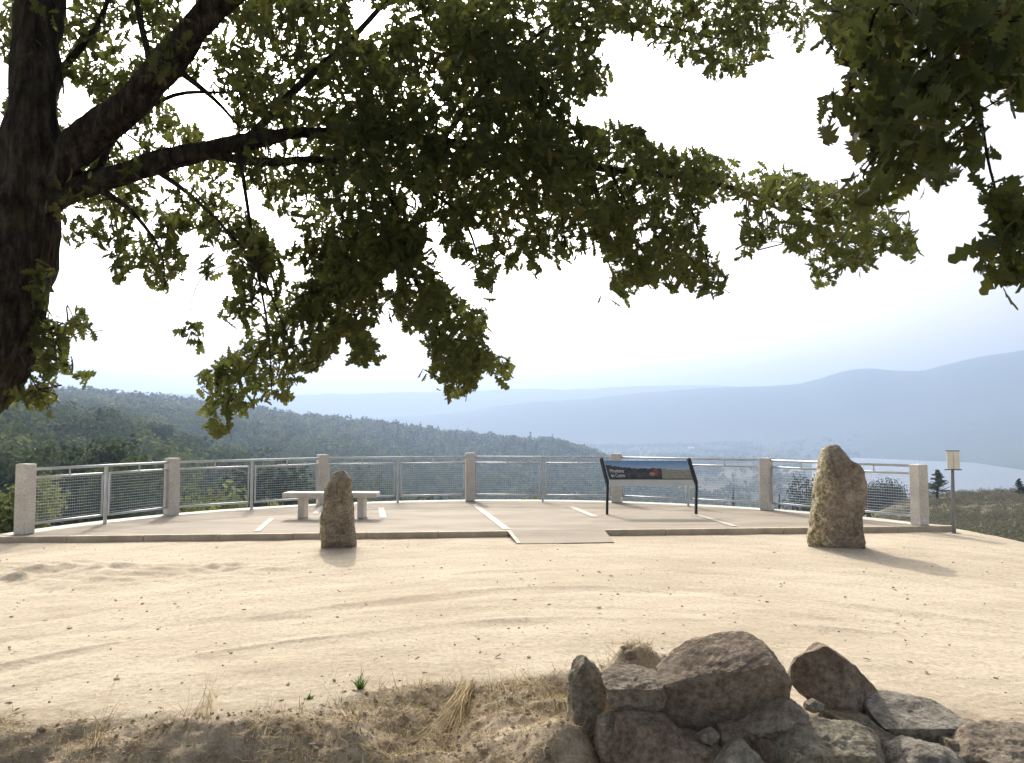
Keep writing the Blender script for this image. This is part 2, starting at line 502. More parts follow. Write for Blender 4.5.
# ------------------------------------------------------------ platform geometry
post_px = [(24, 534), (171, 515), (322, 504.5), (470, 501), (617, 502.5), (767, 510), (920, 525)]
posts = [ground(a, b, 0.0) for a, b in post_px]
A = np.array([[2 * q.x, 2 * q.y, 1] for q in posts]); bb = np.array([q.x ** 2 + q.y ** 2 for q in posts])
sx, sy, sc = np.linalg.lstsq(A, bb, rcond=None)[0]
CC = (sx, sy); CRAD = math.sqrt(sc + sx * sx + sy * sy)
print('circle', CC, CRAD, [tuple(round(v, 2) for v in q) for q in posts])
angs = [math.atan2(q.y - sy, q.x - sx) for q in posts]
if angs[0] < 0: angs[0] += 2 * math.pi
FL, FR = ground(-8, 536.5, 0.0), ground(951, 525.5, 0.0)
RO = CRAD + 0.27
def arc_pts(r, n=60, a0=None, a1=None):
    a0 = angs[0] + 0.035 if a0 is None else a0
    a1 = angs[-1] - 0.035 if a1 is None else a1
    return [Vector((sx + r * math.cos(a0 + (a1 - a0) * i / n), sy + r * math.sin(a0 + (a1 - a0) * i / n), 0)) for i in range(n + 1)]
arc = arc_pts(RO)                      # from left to right
fd = (FR - FL).normalized(); fn = Vector((-fd.y, fd.x, 0))
arc = [a for a in arc if (a - FL).dot(fn) > 0.25]
plat = [FL] + [a for a in arc] + [FR]   # clockwise seen from above

# ------------------------------------------------------------ ground sheet (sand plateau + bank)
plateau = [(-16, -12), (-16, 12.5), (-11, 13.6), (-8.4, 13.6)] + [(sx + (CRAD + 0.75) * math.cos(a), sy + (CRAD + 0.75) * math.sin(a)) for a in np.linspace(angs[0], angs[-1], 40)] + [(7.75, 13.8), (7.75, 12.6), (8.0, 10.5), (8.8, 7), (9.5, 3), (10, -12)]
bank_x = np.array([-16, -4, -3, -1.2, -0.2, 0.35, 0.9, 1.4, 2.0, 2.7, 4, 16])
bank_y = np.array([4.5, 4.8, 4.97, 5.5, 5.75, 6.0, 5.75, 5.45, 5.25, 5.1, 4.9, 4.6])

def bank_s(x, y):
    return np.interp(x, bank_x, bank_y) + 0.5 * fbm(x * 1.6, y * 1.3, 5, 5) * 2 - y

def sand_z(x, y, detail=True):
    x = np.asarray(x, float); y = np.asarray(y, float)
    out = np.maximum(polydist(x, y, plateau), 0)
    z = -0.09 - 0.55 * out * out / (out + 0.9)
    s = np.maximum(bank_s(x, y), 0)
    wall = sstep(0.0, 0.6, x) * (1 - sstep(4.5, 6, x))
    slope = 0.34 + 0.22 * wall - 0.16 * np.exp(-((x + 0.05) / 0.5) ** 2)
    z = z - slope * s * s / (s + 0.35)
    z = np.maximum(z, -1.6 + 0 * z) if np.all(out == 0) else np.where(out > 0, z, np.maximum(z, -1.5))
    # earth heaped behind and against the wall rocks
    z = z + 0.58 * np.exp(-(((x - 0.76) / 0.40) ** 2 + ((y - 5.3) / 0.36) ** 2))
    z = z + 0.52 * np.exp(-(((x - 0.38) / 0.32) ** 2 + ((y - 4.62) / 0.36) ** 2))
    z = z + 0.12 * np.exp(-(((x - 1.85) / 0.35) ** 2 + ((y - 5.0) / 0.22) ** 2))
    z = z + 0.05 * fbm(x * 0.35, y * 0.35, 3, 2) * sstep(12.6, 11.5, y)
    if detail:
        inn = sstep(0.05, -0.4, out)
        rough = sstep(-0.15, 0.25, bank_s(x, y))
        z = z + rough * (0.13 * fbm(x * 2.6, y * 2.6, 5, 9) + 0.05 * fbm(x * 14, y * 14, 4, 3))
        z = z + 0.022 * fbm(x * 2.2, y * 4, 6, 21) + 0.006 * fbm(x * 16, y * 16, 3, 27)
        for (bx, by, bw) in ((4.72, 12.25, 0.5), (-2.5, 12.2, 0.33)):
            z = z + 0.045 * np.exp(-(((x - bx) / bw) ** 2 + ((y - by) / (bw * 0.8)) ** 2))
        # churned patch on the left, faint one beside it
        ch = np.exp(-(((x + 5.6) / 1.6) ** 2 + ((y - 9.9) / 0.75) ** 2)) + 0.55 * np.exp(-(((x + 3.6) / 0.9) ** 2 + ((y - 10.4) / 0.4) ** 2))
        z = z + ch * (0.20 * fbm(x * 4, y * 5, 5, 31)) + 0.07 * np.exp(-(((x + 5.9) / 2.0) ** 2 + ((y - 10.3) / 0.8) ** 2))
        # vehicle tracks sweeping across
        for (y0, k, c2, wd, dp) in ((7.5, 0.04, -0.11, 0.17, 0.022), (7.75, 0.04, -0.11, 0.05, -0.014), (9.0, 0.03, -0.14, 0.16, 0.022), (9.25, 0.03, -0.14, 0.05, -0.012), (8.15, -0.05, -0.06, 0.10, 0.014), (10.3, 0.02, -0.10, 0.12, 0.015)):
            yt = y0 + k * x + c2 * (x - 0.8) ** 2 + 0.15 * fbm(x * 0.5, x * 0 + y0, 3, 40)
            z = z - dp * np.exp(-((y - yt) / wd) ** 2) * (-0.25 + 1.6 * vnoise(x * 1.4, x * 0 + y0 * 3, 44))
    return z

def seq(parts):
    o = []
    for a, b, st in parts:
        o.append(np.arange(a, b - st * 0.5, st))
    o.append([parts[-1][1]])
    return np.concatenate(o)
xs = seq([(-16, -9, 0.25), (-9, -4, 0.06), (-4, 4.2, 0.022), (4.2, 9, 0.06), (9, 14, 0.2)])
ys = seq([(-8, 3.6, 0.25), (3.6, 7.0, 0.022), (7, 15, 0.045), (15, 24, 0.12)])
X, Y = np.meshgrid(xs, ys)
Z = sand_z(X, Y)
# tuck below the paving
ip = polydist(X, Y, [(q.x, q.y) for q in plat]) < -0.12
Z = np.where(ip, np.minimum(Z, -0.12), Z)
soil = sstep(-0.6, 0.9, bank_s(X, Y) + 1.6 * fbm(X * 3.5, Y * 5, 6, 66)) + 0.0
soil = np.maximum(soil, 0.55 * np.exp(-(((X + 5.6) / 1.5) ** 2 + ((Y - 9.9) / 0.6) ** 2)) * sstep(-0.1, 0.2, fbm(X * 2, Y * 3, 4, 12)))
soil = np.maximum(soil, sstep(0.0, 0.8, polydist(X, Y, plateau)) * 0.9)
soil = np.maximum(soil, np.exp(-(((X - 0.72) / 0.45) ** 2 + ((Y - 5.2) / 0.45) ** 2)) * 1.2)
nx, ny = len(xs), len(ys)
idx = np.arange(nx * ny).reshape(ny, nx)
F = np.stack([idx[:-1, :-1], idx[:-1, 1:], idx[1:, 1:], idx[1:, :-1]], -1).reshape(-1, 4)
g = np_mesh('sandy_ground', np.stack([X, Y, Z], -1).reshape(-1, 3), F, SAND, smooth=True, attrs={'soil': soil.ravel(), 'warp': (Y + 0.12 * (X - 0.8) ** 2).ravel()})
tag(g, kind='structure')

# ------------------------------------------------------------ valley terrain
PXC = [-900, -300, 0, 100, 200, 300, 400, 480, 560, 640, 720, 800, 860, 930, 970, 1024, 1300, 2000]
def yz(r, c, Yp):
    a = math.atan((c - 512) / 830)
    return 1.65 - r * math.cos(a) * (Yp - 429) / 830
ROWS = [
 (14,  [-1.5]*2 + [-1.5, -1.5, -1.5, -1.5, -1.5, -1.5, -1.5, -1.5, -1.5, -1.2, -0.9, -0.5, -0.4, -0.35, -0.5, -1]),
 (20,  [-2, -2, -2.2, -2.6, -2.8, -3, -3.3, -3.4, -3.4, -3.4, -3.2, -2.7, -1.8, -1.0, -0.9, -0.8, -1, -1]),
 (40,  [-4, -4, -5, -5.5, -6, -7, -8, -8, -8, -8, -8, -7, -5, -3.2, -2.9, -2.6, -3, -3]),
 (80,  [-6, -8, -10, -11, -12, -14, -16, -16, -17, -18, -18, -15, -10, -6.3, -6, -5.6, -6, -6]),
 (150, [-8, -10, -11, -14, -17, -20, -23, -25, -27, -28, -28, -24, -13.5, -9.2, -8.4, -7.6, -8, -8]),
 (220, [-6, -8, -8, -13, -21, -26, -32, -36, -40, -42, -40, -36, -26, -20, -18, -16, -14, -12]),
 (290, [0, 0, 1, -2, -11, -20, -31, -45, -50, -54, -52, -48, -40, -36, -34, -30, -28, -25]),
 (390, [-4, -6, -9, -13, -24, -33, -42, -48, -54, -60, -60, -58, -52, -50, -48, -46, -43, -40]),
 (500, [10, 8, 3, -3, -13, -24, -39, -52, -58, -62, -66, -66, -66, -64, -62, -60, -58, -55]),
 (800, [24, 22, 20, 17, 8, -6, -26, -44, -56, -66, -76, -78, -83, -86, -86, -86, -86, -86]),
 (1100, [50, 46, 'Y397', 'Y399', 'Y407', 'Y422', 'Y432', 'Y443', 'Y450', -58, -77, -80, -87, -88, -88, -88, -88, -88]),
 (1500, [40, 40, 20, 18, 8, -6, -20, -35, -52, -75, -78, -79, -86, -88, -88, -88, -88, -88]),
 (2000, [20, 20, 0, 0, -20, -40, -50, -60, -68, -76, -77, -79, -86, -88, -88, -79, -40, 10]),
 (2350, [20, 20, -20, -20, -40, -50, -58, -64, -70, -75, -76, -78, -87, -84, -80, -60, -10, 40]),
 (2650, [30, 30, -20, -20, -40, -50, -58, -64, -70, -74, -75, -76, -77, -60, -50, -30, 30, 80]),
 (3200, [60, 60, 'Y432', 'Y432', 'Y434', 'Y437', 'Y440', 'Y443', 'Y444', 'Y443', 'Y441', 'Y436', 'Y425', 'Y412', 'Y406', 'Y398', 'Y380', 'Y370']),
 (3700, ['Y424', 'Y424', 'Y424', 'Y424', 'Y424', 'Y422', 'Y416', 'Y409', 'Y398', 'Y389', 'Y384', 'Y377', 'Y363', 'Y361', 'Y350', 'Y342', 'Y342', 'Y342']),
 (4400, ['Y424', 'Y420', 'Y420', 'Y420', 'Y419', 'Y418', 'Y417', 'Y416', 'Y412', 'Y408', 'Y406', 'Y404', 'Y396', 'Y392', 'Y388', 'Y380', 'Y370', 'Y360']),
 (5300, ['Y390', 'Y390', 'Y389', 'Y388', 'Y388', 'Y388', 'Y388', 'Y388', 'Y386', 'Y382', 'Y383', 'Y386', 'Y388', 'Y390', 'Y390', 'Y390', 'Y388', 'Y388']),
 (5750, ['Y410'] * 18),
]
RR = np.array([r for r, _ in ROWS], float)
T = np.array([[yz(r, c, float(v[1:])) if isinstance(v, str) else v for c, v in zip(PXC, row)] for r, row in ROWS])
NA, NR = 720, 430
az = np.concatenate([np.linspace(R(-60), R(-36), 60, endpoint=False), np.linspace(R(-36), R(36), 600, endpoint=False), np.linspace(R(36), R(60), 61)])
rr = np.exp(np.linspace(math.log(13.0), math.log(5750), NR))
pxa = 512 + 830 * np.tan(az)
def catmull(xk, yk, x):
    m_ = np.gradient(yk, xk)
    i = np.clip(np.searchsorted(xk, x) - 1, 0, len(xk) - 2)
    h = xk[i + 1] - xk[i]; t = np.clip((x - xk[i]) / h, 0, 1)
    return (2*t**3-3*t**2+1)*yk[i] + (t**3-2*t**2+t)*h*m_[i] + (-2*t**3+3*t**2)*yk[i+1] + (t**3-t**2)*h*m_[i+1]
Tp = np.array([catmull(np.array(PXC, float), row, pxa) for row in T])          # rows x az
TZ = np.array([np.interp(np.log(rr), np.log(RR), Tp[:, j]) for j in range(len(az))])  # az x r
kern = np.exp(-0.5 * (np.arange(-6, 7) / 2.2) ** 2); kern /= kern.sum()
pad = np.pad(TZ, ((0, 0), (6, 6)), mode='edge')
TZ = sum(pad[:, i:i + NR] * kern[i] for i in range(13))
AZ, RD = np.meshgrid(az, rr, indexing='ij')
TX, TY = np.sin(AZ) * RD, np.cos(AZ) * RD
def terr_noise(x, y, r, base):
    n = 0.03 * r ** 0.85 * (1 + 0.5 * np.clip((r - 2500) / 1000, 0, 1)) * fbm(x / (12 + r * 0.12), y / (12 + r * 0.12), 5, 77)
    flat = np.clip((base + 70) / 25, 0.03, 1.0)
    return n * flat
TZ = TZ + terr_noise(TX, TY, RD, TZ)
pd = polydist(TX, TY, plateau)
lo = sand_z(TX, TY, False) - 0.2
k = sstep(0.6, 5.0, pd)
TZ = np.where(RD < 60, lo * (1 - k) + TZ * k, TZ)
TZ = np.where(pd < 0, np.minimum(TZ, -0.5), TZ)
PXG = 512 + 830 * np.tan(AZ)
field = sstep(560, 640, PXG) * (1 - sstep(820, 860, PXG)) * sstep(260, 420, RD) * (1 - sstep(1500, 1900, RD)) * (1 - 0.75 * sstep(0.02, 0.12, fbm(TX / 160, TY / 160, 4, 55)))
scrubm = sstep(790, 870, PXG) * (1 - sstep(350, 500, RD)) + (1 - sstep(30, 70, RD)) * 0.9
scrubm = np.clip(scrubm, 0, 1)
idx = np.arange(TX.size).reshape(TX.shape)
F = np.stack([idx[:-1, :-1], idx[:-1, 1:], idx[1:, 1:], idx[1:, :-1]], -1).reshape(-1, 4)
terr = np_mesh('valley_terrain', np.stack([TX, TY, TZ], -1).reshape(-1, 3), F[:, ::-1], TERRAIN, smooth=True, attrs={'field': field.ravel(), 'scrub': scrubm.ravel()})
tag(terr, kind='structure')
LR0, LR1 = math.log(13.0), math.log(5750)
def terr_z(x, y):
    x = np.atleast_1d(np.asarray(x, float)); y = np.atleast_1d(np.asarray(y, float))
    r = np.hypot(x, y); a = np.arctan2(x, y)
    fi = np.interp(a, az, np.arange(len(az))); fj = np.clip((np.log(r) - LR0) / (LR1 - LR0) * (NR - 1), 0, NR - 1.001)
    i = np.clip(fi.astype(int), 0, len(az) - 2); j = fj.astype(int)
    u, v = fi - i, fj - j
    return TZ[i, j]*(1-u)*(1-v) + TZ[i+1, j]*u*(1-v) + TZ[i, j+1]*(1-u)*v + TZ[i+1, j+1]*u*v

# land behind the viewer
b = MB()
b.v = [(-5900, -5900, -1.2), (5900, -5900, -1.2), (5900, 3300, -95), (0, 8, -2.2), (-5900, 3300, -95)]
b.f = [(0, 1, 3), (1, 2, 3), (0, 3, 4)]
o = b.build('back_terrain', TERRAIN); tag(o, kind='structure')

b = MB()
LZ = -80.0
b.add([(150, 550, LZ), (2600, 500, LZ), (3200, 3200, LZ), (500, 3300, LZ)], [(0, 1, 2, 3)])
tag(b.build('lake', WATER), kind='structure')

# ------------------------------------------------------------ haze
b = MB()
HT = float(TZ.max()) + 14
print('haze top', HT)
b.box((0, 0, (HT - 100) / 2), (12000, 12000, HT + 100))
hz = bpy.data.materials.new('haze_air'); hz.use_nodes = True
ht = hz.node_tree; ht.nodes.clear()
pv = ht.nodes.new('ShaderNodeVolumePrincipled')
pv.inputs['Color'].default_value = (0.42, 0.54, 0.76, 1)
pv.inputs['Density'].default_value = HAZE_DENSITY
pv.inputs['Anisotropy'].default_value = 0.35
ho = ht.nodes.new('ShaderNodeOutputMaterial')
ht.links.new(pv.outputs[0], ho.inputs['Volume'])
tag(b.build('haze', hz), 'pale blue haze lying over the valley, lake and hills', 'haze', kind='stuff')

# ------------------------------------------------------------ viewing platform
def prism(name, poly, z0, z1, mat, **kw):
    b = MB(); n = len(poly)
    b.v = [(q[0], q[1], z1) for q in poly] + [(q[0], q[1], z0) for q in poly]
    ar = sum(poly[i - 1][0] * poly[i][1] - poly[i][0] * poly[i - 1][1] for i in range(n))
    o_ = list(range(n)) if ar > 0 else list(reversed(range(n)))
    b.f = [tuple(o_), tuple(n + i for i in reversed(o_))]
    for i in range(n):
        j = (i + 1) % n
        q = (i, j, n + j, n + i)
        b.f.append(q if ar < 0 else q[::-1])
    return b.build(name, mat, **kw)
pf = prism('viewing_platform', [(q.x, q.y) for q in plat], -0.5, 0.0, PAVING)
tag(pf, kind='structure')
# kerbs (gap for the step)
GL, GR = ground(508, 530.2, 0), ground(603, 529.0, 0)
def on_front(q): return FL + fd * (q - FL).dot(fd)
GL, GR = on_front(GL), on_front(GR)
def kerb(a, c, name='kerb'):
    L = (c - a).length
    n = max(2, int(L / 1.0))
    b = MB()
    for i in range(n):
        p0 = a + fd * (L * i / n + 0.004); p1 = a + fd * (L * (i + 1) / n - 0.004)
        mid = (p0 + p1) / 2 - fn * 0.052
        b.box((mid.x, mid.y, -0.145 + random.uniform(-0.002, 0.002)), ((p1 - p0).length, 0.10, 0.30), (fd, fn, Vector((0, 0, 1))), 0.008)
    tag(b.build(name, KERB), kind='structure')
kerb(FL, GL); kerb(GR, FR)
# entrance ramp slab
a0, a1 = GL, GR
r0 = ground(519, 544, -0.085); r1 = ground(614, 542.5, -0.085)
b = MB()
b.v = [(a0.x, a0.y, 0.004), (a1.x, a1.y, 0.004), (r1.x, r1.y, -0.078), (r0.x, r0.y, -0.078), (a0.x, a0.y, -0.3), (a1.x, a1.y, -0.3), (r1.x, r1.y, -0.3), (r0.x, r0.y, -0.3)]
b.f = [(0, 3, 2, 1), (3, 7, 6, 2), (1, 2, 6, 5), (0, 4, 7, 3), (0, 1, 5, 4), (4, 5, 6, 7)]
tag(b.build('entrance_ramp', PAVING), kind='structure')
# pale strips: rim, ramp edge, dividers
b = MB()
ro_, ri_ = arc_pts(RO - 0.003, 80, angs[0] + 0.02, angs[-1] - 0.02), arc_pts(RO - 0.40, 80, angs[0] + 0.02, angs[-1] - 0.02)
for i in range(80):
    b.add([(*ri_[i].xy, 0.004), (*ri_[i + 1].xy, 0.004), (*ro_[i + 1].xy, 0.004), (*ro_[i].xy, 0.004)], [(0, 1, 2, 3)])
for (p0, p1, w) in (((272, 518.5), (257, 531.5), .10), ((381, 508), (383.5, 518), .12), ((474, 504.5), (507, 529.8), .13), ((571, 507), (595, 517), .14), ((696, 514.5), (735, 526.5), .13), ((322, 506), (315, 514), .1)):
    q0, q1 = ground(*p0), ground(*p1)
    d = (q1 - q0).normalized(); s_ = Vector((-d.y, d.x, 0)) * w / 2
    b.add([(*(q0 - s_).xy, .009), (*(q0 + s_).xy, .009), (*(q1 + s_).xy, .009), (*(q1 - s_).xy, .009)], [(0, 1, 2, 3)])
tag(b.build('pale_paving_strips', STRIP), kind='structure')
b = MB()
d = (r0 - a0); u_ = d.normalized(); s_ = fd * 0.03
b.add([(*(a0 - s_).xy, .012), (*(a0 + s_).xy, .012), (*(r0 + s_).xy, -.070), (*(r0 - s_).xy, -.070)], [(0, 3, 2, 1)])
tag(b.build('ramp_edge_strip', STRIP), kind='structure')
b = MB()
for dd in (1.85, 3.7, 0.55):
    q0, q1 = FL + fd * 1.0 + fn * dd, FR - fd * (1.0 + dd * 0.3) + fn * dd
    if dd > 3: q0 += fd * 1.3; q1 -= fd * 1.6
    s_ = fn * 0.011
    b.add([(*(q0 - s_).xy, .007), (*(q1 - s_).xy, .007), (*(q1 + s_).xy, .007), (*(q0 + s_).xy, .007)], [(0, 1, 2, 3)])
tag(b.build('paving_joints', JOINT), kind='structure')

# ------------------------------------------------------------ posts and railings
post_lbl = ['squared granite post at the far left end of the railing, beside the kerb',
            'granite post second from the left end of the curved railing',
            'granite post directly behind the pale bench and small standing stone',
            'granite post at the middle of the railing, right of the bench',
            'granite post partly hidden behind the information board',
            'granite post between the information board and the tall standing stone',
            'squared granite post at the right end of the railing, nearest the signpost']
PHS = [1.10, 1.09, 1.09, 1.10, 1.10, 1.06, 1.04]
for i, q in enumerate(posts):
    b = MB()
    a = angs[i]
    ax = (Vector((-math.sin(a), math.cos(a), 0)), Vector((math.cos(a), math.sin(a), 0)), Vector((0, 0, 1)))
    PH = PHS[i]; b.box((0, 0, PH / 2), (0.215, 0.215, PH), ax, 0.012)
    o = b.build('granite_post', GRANITE, loc=(q.x, q.y, 0.001))
    tag(o, post_lbl[i], 'post', 'granite posts along the railing')
bay_lbl = ['galvanised railing bay at the left end, above the kerb end', 'railing bay left of the bench, with a light green bush behind it',
           'railing bay behind the right half of the bench', 'railing bay between the middle post and the information board',
           'railing bay running behind the information board to the next post', 'railing bay at the right end, behind the tall standing stone']
def railing(i):
    p0, p1 = posts[i], posts[i + 1]
    d = (p1 - p0).normalized()
    p0 = p0 + d * 0.11; p1 = p1 - d * 0.11
    mid = (p0 + p1) / 2
    root = empty('railing', mid); tag(root, bay_lbl[i], 'railing', 'railing bays between the granite posts')
    a_, c_ = p0 - mid, p1 - mid
    Zv = Vector((0, 0, 1))
    b = MB(); b.tube([a_ + Zv * 1.01, c_ + Zv * 1.01], 0.024, 10); b.build('top_rail', RAIL, root, True)
    b = MB(); b.box((0, 0, 0.495), (0.045, 0.05, 0.99), (d, Zv.cross(d), Zv), 0.004); b.build('stanchion', RAIL, root)
    for (u0, u1) in ((a_ + d * 0.03, -d * 0.075), (d * 0.075, c_ - d * 0.03)):
        fr = MB()
        zt, zb = 0.875, 0.15
        fr.tube([u0 + Zv * zt, u1 + Zv * zt], 0.021, 8)
        fr.tube([u0 + Zv * zb, u1 + Zv * zb], 0.021, 8)
        fr.tube([u0 + Zv * (zb - .02), u0 + Zv * (zt + .02)], 0.018, 8)
        fr.tube([u1 + Zv * (zb - .02), u1 + Zv * (zt + .02)], 0.018, 8)
        fo = fr.build('panel_frame', RAIL, root, True)
        L = (u1 - u0).length; dd = (u1 - u0).normalized()
        w = MB()
        n = 15
        for k in range(1, n):
            z = zb + (zt - zb) * k / n
            w.tube([u0 + Zv * z, u1 + Zv * z], 0.0032, 4, False)
        nv = int(L / 0.045)
        for k in range(1, nv):
            u = u0 + dd * (L * k / nv)
            w.tube([u + Zv * zb, u + Zv * zt], 0.0017, 3, False)
        w.build('wire_mesh', WIRE, fo)
        m_ = (u0 + u1) / 2
        s_ = MB(); s_.tube([m_ + Zv * (zt + .015), m_ + Zv * 0.99], 0.014, 8); s_.build('spacer', RAIL, root, True)
for i in range(6): railing(i)

# ------------------------------------------------------------ bench
bc = ground(331.5, 517.5); bl, br = ground(303, 517.5), ground(362, 517.5)
rt = empty('bench', (bc.x, bc.y, 0.002)); tag(rt, 'pale backless concrete bench with two block legs, behind the small standing stone', 'bench')
b = MB(); b.box((0, 0, 0.425), (1.74, 0.42, 0.09), bev=0.01); b.build('seat', BENCHM, rt)
for q in (bl, br):
    b = MB(); b.box((q.x - bc.x, 0, 0.19), (0.12, 0.34, 0.38), bev=0.008); b.build('leg', BENCHM, rt)

# ------------------------------------------------------------ information board
ql, qr = ground(607, 514.5), ground(696, 514.5)
ic = (ql + qr) / 2; hw = (qr - ql).length / 2
rt = empty('information_board', (ic.x, ic.y, 0.002)); tag(rt, 'low information board with a landscape photo panel on two dark bent steel legs', 'sign')
# dark legs lean: lower part upright, upper part tilted back (and splayed a touch as seen)
for s_ in (-1, 1):
    pts = smooth_path([(s_ * hw, 0.0, 0.0), (s_ * hw + 0.008, 0.0, 0.35), (s_ * hw + .012, 0.0, 0.58), (s_ * hw - 0.03, 0.10, 0.80), (s_ * hw - 0.08, 0.22, 1.06)], 4)
    b = MB()
    for k in range(len(pts) - 1):
        b.bar(pts[k], Vector(pts[k + 1]) + (Vector(pts[k + 1]) - Vector(pts[k])) * 0.08, 0.045, 0.07)
    b.build('leg', STEEL, rt)
pa, pb = Vector((0.0, 0.035, 0.68)), Vector((-0.075, 0.215, 1.02))
pu = (pb - pa).normalized(); pn = Vector((1, 0, 0)).cross(pu).normalized()  # toward viewer/up
if pn.y > 0: pn = -pn
pw = 2 * hw - 0.10
pc = (pa + pb) / 2; ph = (pb - pa).length
m = M('board_print', 0.5, 0.4)
tc = m.n('ShaderNodeTexCoord'); sep = m.n('ShaderNodeSeparateXYZ'); m.l(tc.outputs['Generated'], sep.inputs[0])
def mth(op, a_, b_=None, c_=None):
    nd = m.n('ShaderNodeMath', operation=op)
    for i_, v_ in enumerate((a_, b_, c_)):
        if v_ is None: continue
        if isinstance(v_, (int, float)): nd.inputs[i_].default_value = v_
        else: m.l(v_, nd.inputs[i_])
    return nd.outputs[0]
gx, gz = sep.outputs[0], sep.outputs[2]
gx0 = gx
wob = m.noise(m.opos(), 14, 4)
gx = mth('ADD', gx, mth('MULTIPLY', mth('SUBTRACT', wob, 0.5), 0.05)); gz = mth('ADD', gz, mth('MULTIPLY', mth('SUBTRACT', wob, 0.5), 0.5 * 0.4))
skyl = m.ramp(gx, [(0.0, (0.78,) * 3), (0.18, (0.66,) * 3), (0.3, (0.60,) * 3), (0.5, (0.57,) * 3), (0.64, (0.60,) * 3), (0.8, (0.5,) * 3), (1.0, (0.52,) * 3)])
issky = mth('GREATER_THAN', gz, skyl)
skyc = m.ramp(gz, [(0.55, (0.36, 0.50, 0.66)), (1.0, (0.14, 0.27, 0.50))])
dk = m.ramp(m.noise(m.opos(), 9, 5), [(0.3, (0.03, 0.034, 0.042)), (0.6, (0.075, 0.075, 0.075)), (0.75, (0.12, 0.10, 0.075))])
tan_ = m.ramp(m.noise(m.opos(1, (1, 1, 4)), 12, 6, 0.7), [(0.3, (0.20, 0.20, 0.14)), (0.7, (0.42, 0.38, 0.30))])
right = mth('GREATER_THAN', gx0, 0.655)
land = m.mix(right, dk, tan_)
nx_ = mth('DIVIDE', mth('SUBTRACT', gx, 0.585), 0.03); nz_ = mth('DIVIDE', mth('SUBTRACT', gz, 0.38), 0.2)
spot = mth('LESS_THAN', mth('ADD', mth('MULTIPLY', nx_, nx_), mth('MULTIPLY', nz_, nz_)), 1.0)
land = m.mix(spot, land, (0.26, 0.08, 0.05))
nx2 = mth('DIVIDE', mth('SUBTRACT', gx, 0.54), 0.03); nz2 = mth('DIVIDE', mth('SUBTRACT', gz, 0.28), 0.13)
spot2 = mth('LESS_THAN', mth('ADD', mth('MULTIPLY', nx2, nx2), mth('MULTIPLY', nz2, nz2)), 1.0)
land = m.mix(spot2, land, (0.38, 0.22, 0.14))
m.color(m.mix(issky, land, skyc))
PRINT = m.m
b = MB(); b.box(pc, (pw, ph, 0.02), (Vector((1, 0, 0)), pu, pn)); pan = b.build('photo_panel', PRINT, rt)
for ln, (txt, v_) in enumerate((('Miradoiro', 0.135), ('do Castro', 0.035))):
    cu = bpy.data.curves.new('lettering', 'FONT'); cu.body = txt; cu.size = 0.105; cu.extrude = 0.001
    to = bpy.data.objects.new('tmp_text', cu); COL.objects.link(to)
    bpy.context.view_layer.update()
    me = bpy.data.meshes.new_from_object(to.evaluated_get(bpy.context.evaluated_depsgraph_get()))
    bpy.data.objects.remove(to); bpy.data.curves.remove(cu)
    w_ = max(v.co.x for v in me.vertices); sc_ = 0.27 / w_
    org = pa + pu * v_ + Vector((-pw / 2 + 0.05, 0, 0)) + pn * 0.013
    for v in me.vertices:
        v.co = org + Vector((1, 0, 0)) * (v.co.x * sc_) + pu * (v.co.y) + pn * v.co.z
    link_mesh('lettering', me, simple('white_lettering', (0.8, 0.8, 0.8), 0.5), pan)
b = MB(); b.box(pa - pu * 0.08 + Vector((0, 0.0, 0)), (pw, 0.13, 0.018), (Vector((1, 0, 0)), pu, pn))
lw = b.build('lower_strip', simple('grey_strip', (0.62, 0.62, 0.60), 0.6, 0.1, 3), rt)
b = MB(); b.bar(pa + Vector((-pw / 2, 0, 0)) + pn * 0.004 - pu * 0.006, pa + Vector((pw / 2, 0, 0)) + pn * 0.004 - pu * 0.006, 0.028, 0.012); b.build('frame_bar', STEEL, rt)

# ------------------------------------------------------------ signpost at the right
q = ground(954, 533, -0.09)
gz_ = float(sand_z(np.array([q.x]), np.array([q.y]))[0])
rt = empty('signpost', (q.x, q.y, gz_ - 0.02)); tag(rt, 'slim grey signpost with a small pale square plate, right of the railing', 'signpost')
b = MB(); b.tube([(0, 0, 0), (0, 0, 1.36)], 0.032, 10); b.build('pole', simple('grey_pole', (0.26, 0.28, 0.29), 0.5, 0.15, 4, 0, 0.3), rt, True)
b = MB(); b.box((0, -0.045, 1.245), (0.21, 0.014, 0.29), bev=0.003)
pl = b.build('plate', simple('pale_plate', (0.9, 0.87, 0.74), 0.5, 0.12, 9), rt)
b = MB()
b.box((0, -0.0545, 1.245), (0.012, 0.003, 0.27))
b.build('printed_marks', simple('faded_print', (0.60, 0.54, 0.42), 0.6), pl)
bm_ = simple('bracket_metal', (0.25, 0.22, 0.17), 0.5)
b = MB(); b.box((0, -0.03, 1.085), (0.27, 0.05, 0.022)); b.build('bracket', bm_, rt)
b = MB(); b.box((0, -0.03, 1.40), (0.22, 0.05, 0.016)); b.build('bracket', bm_, rt)
b = MB(); b.box((0, 0, 0.02), (0.16, 0.16, 0.02), bev=0.003); b.build('base_plate', simple('base_metal', (0.25, 0.24, 0.22), 0.6), rt)

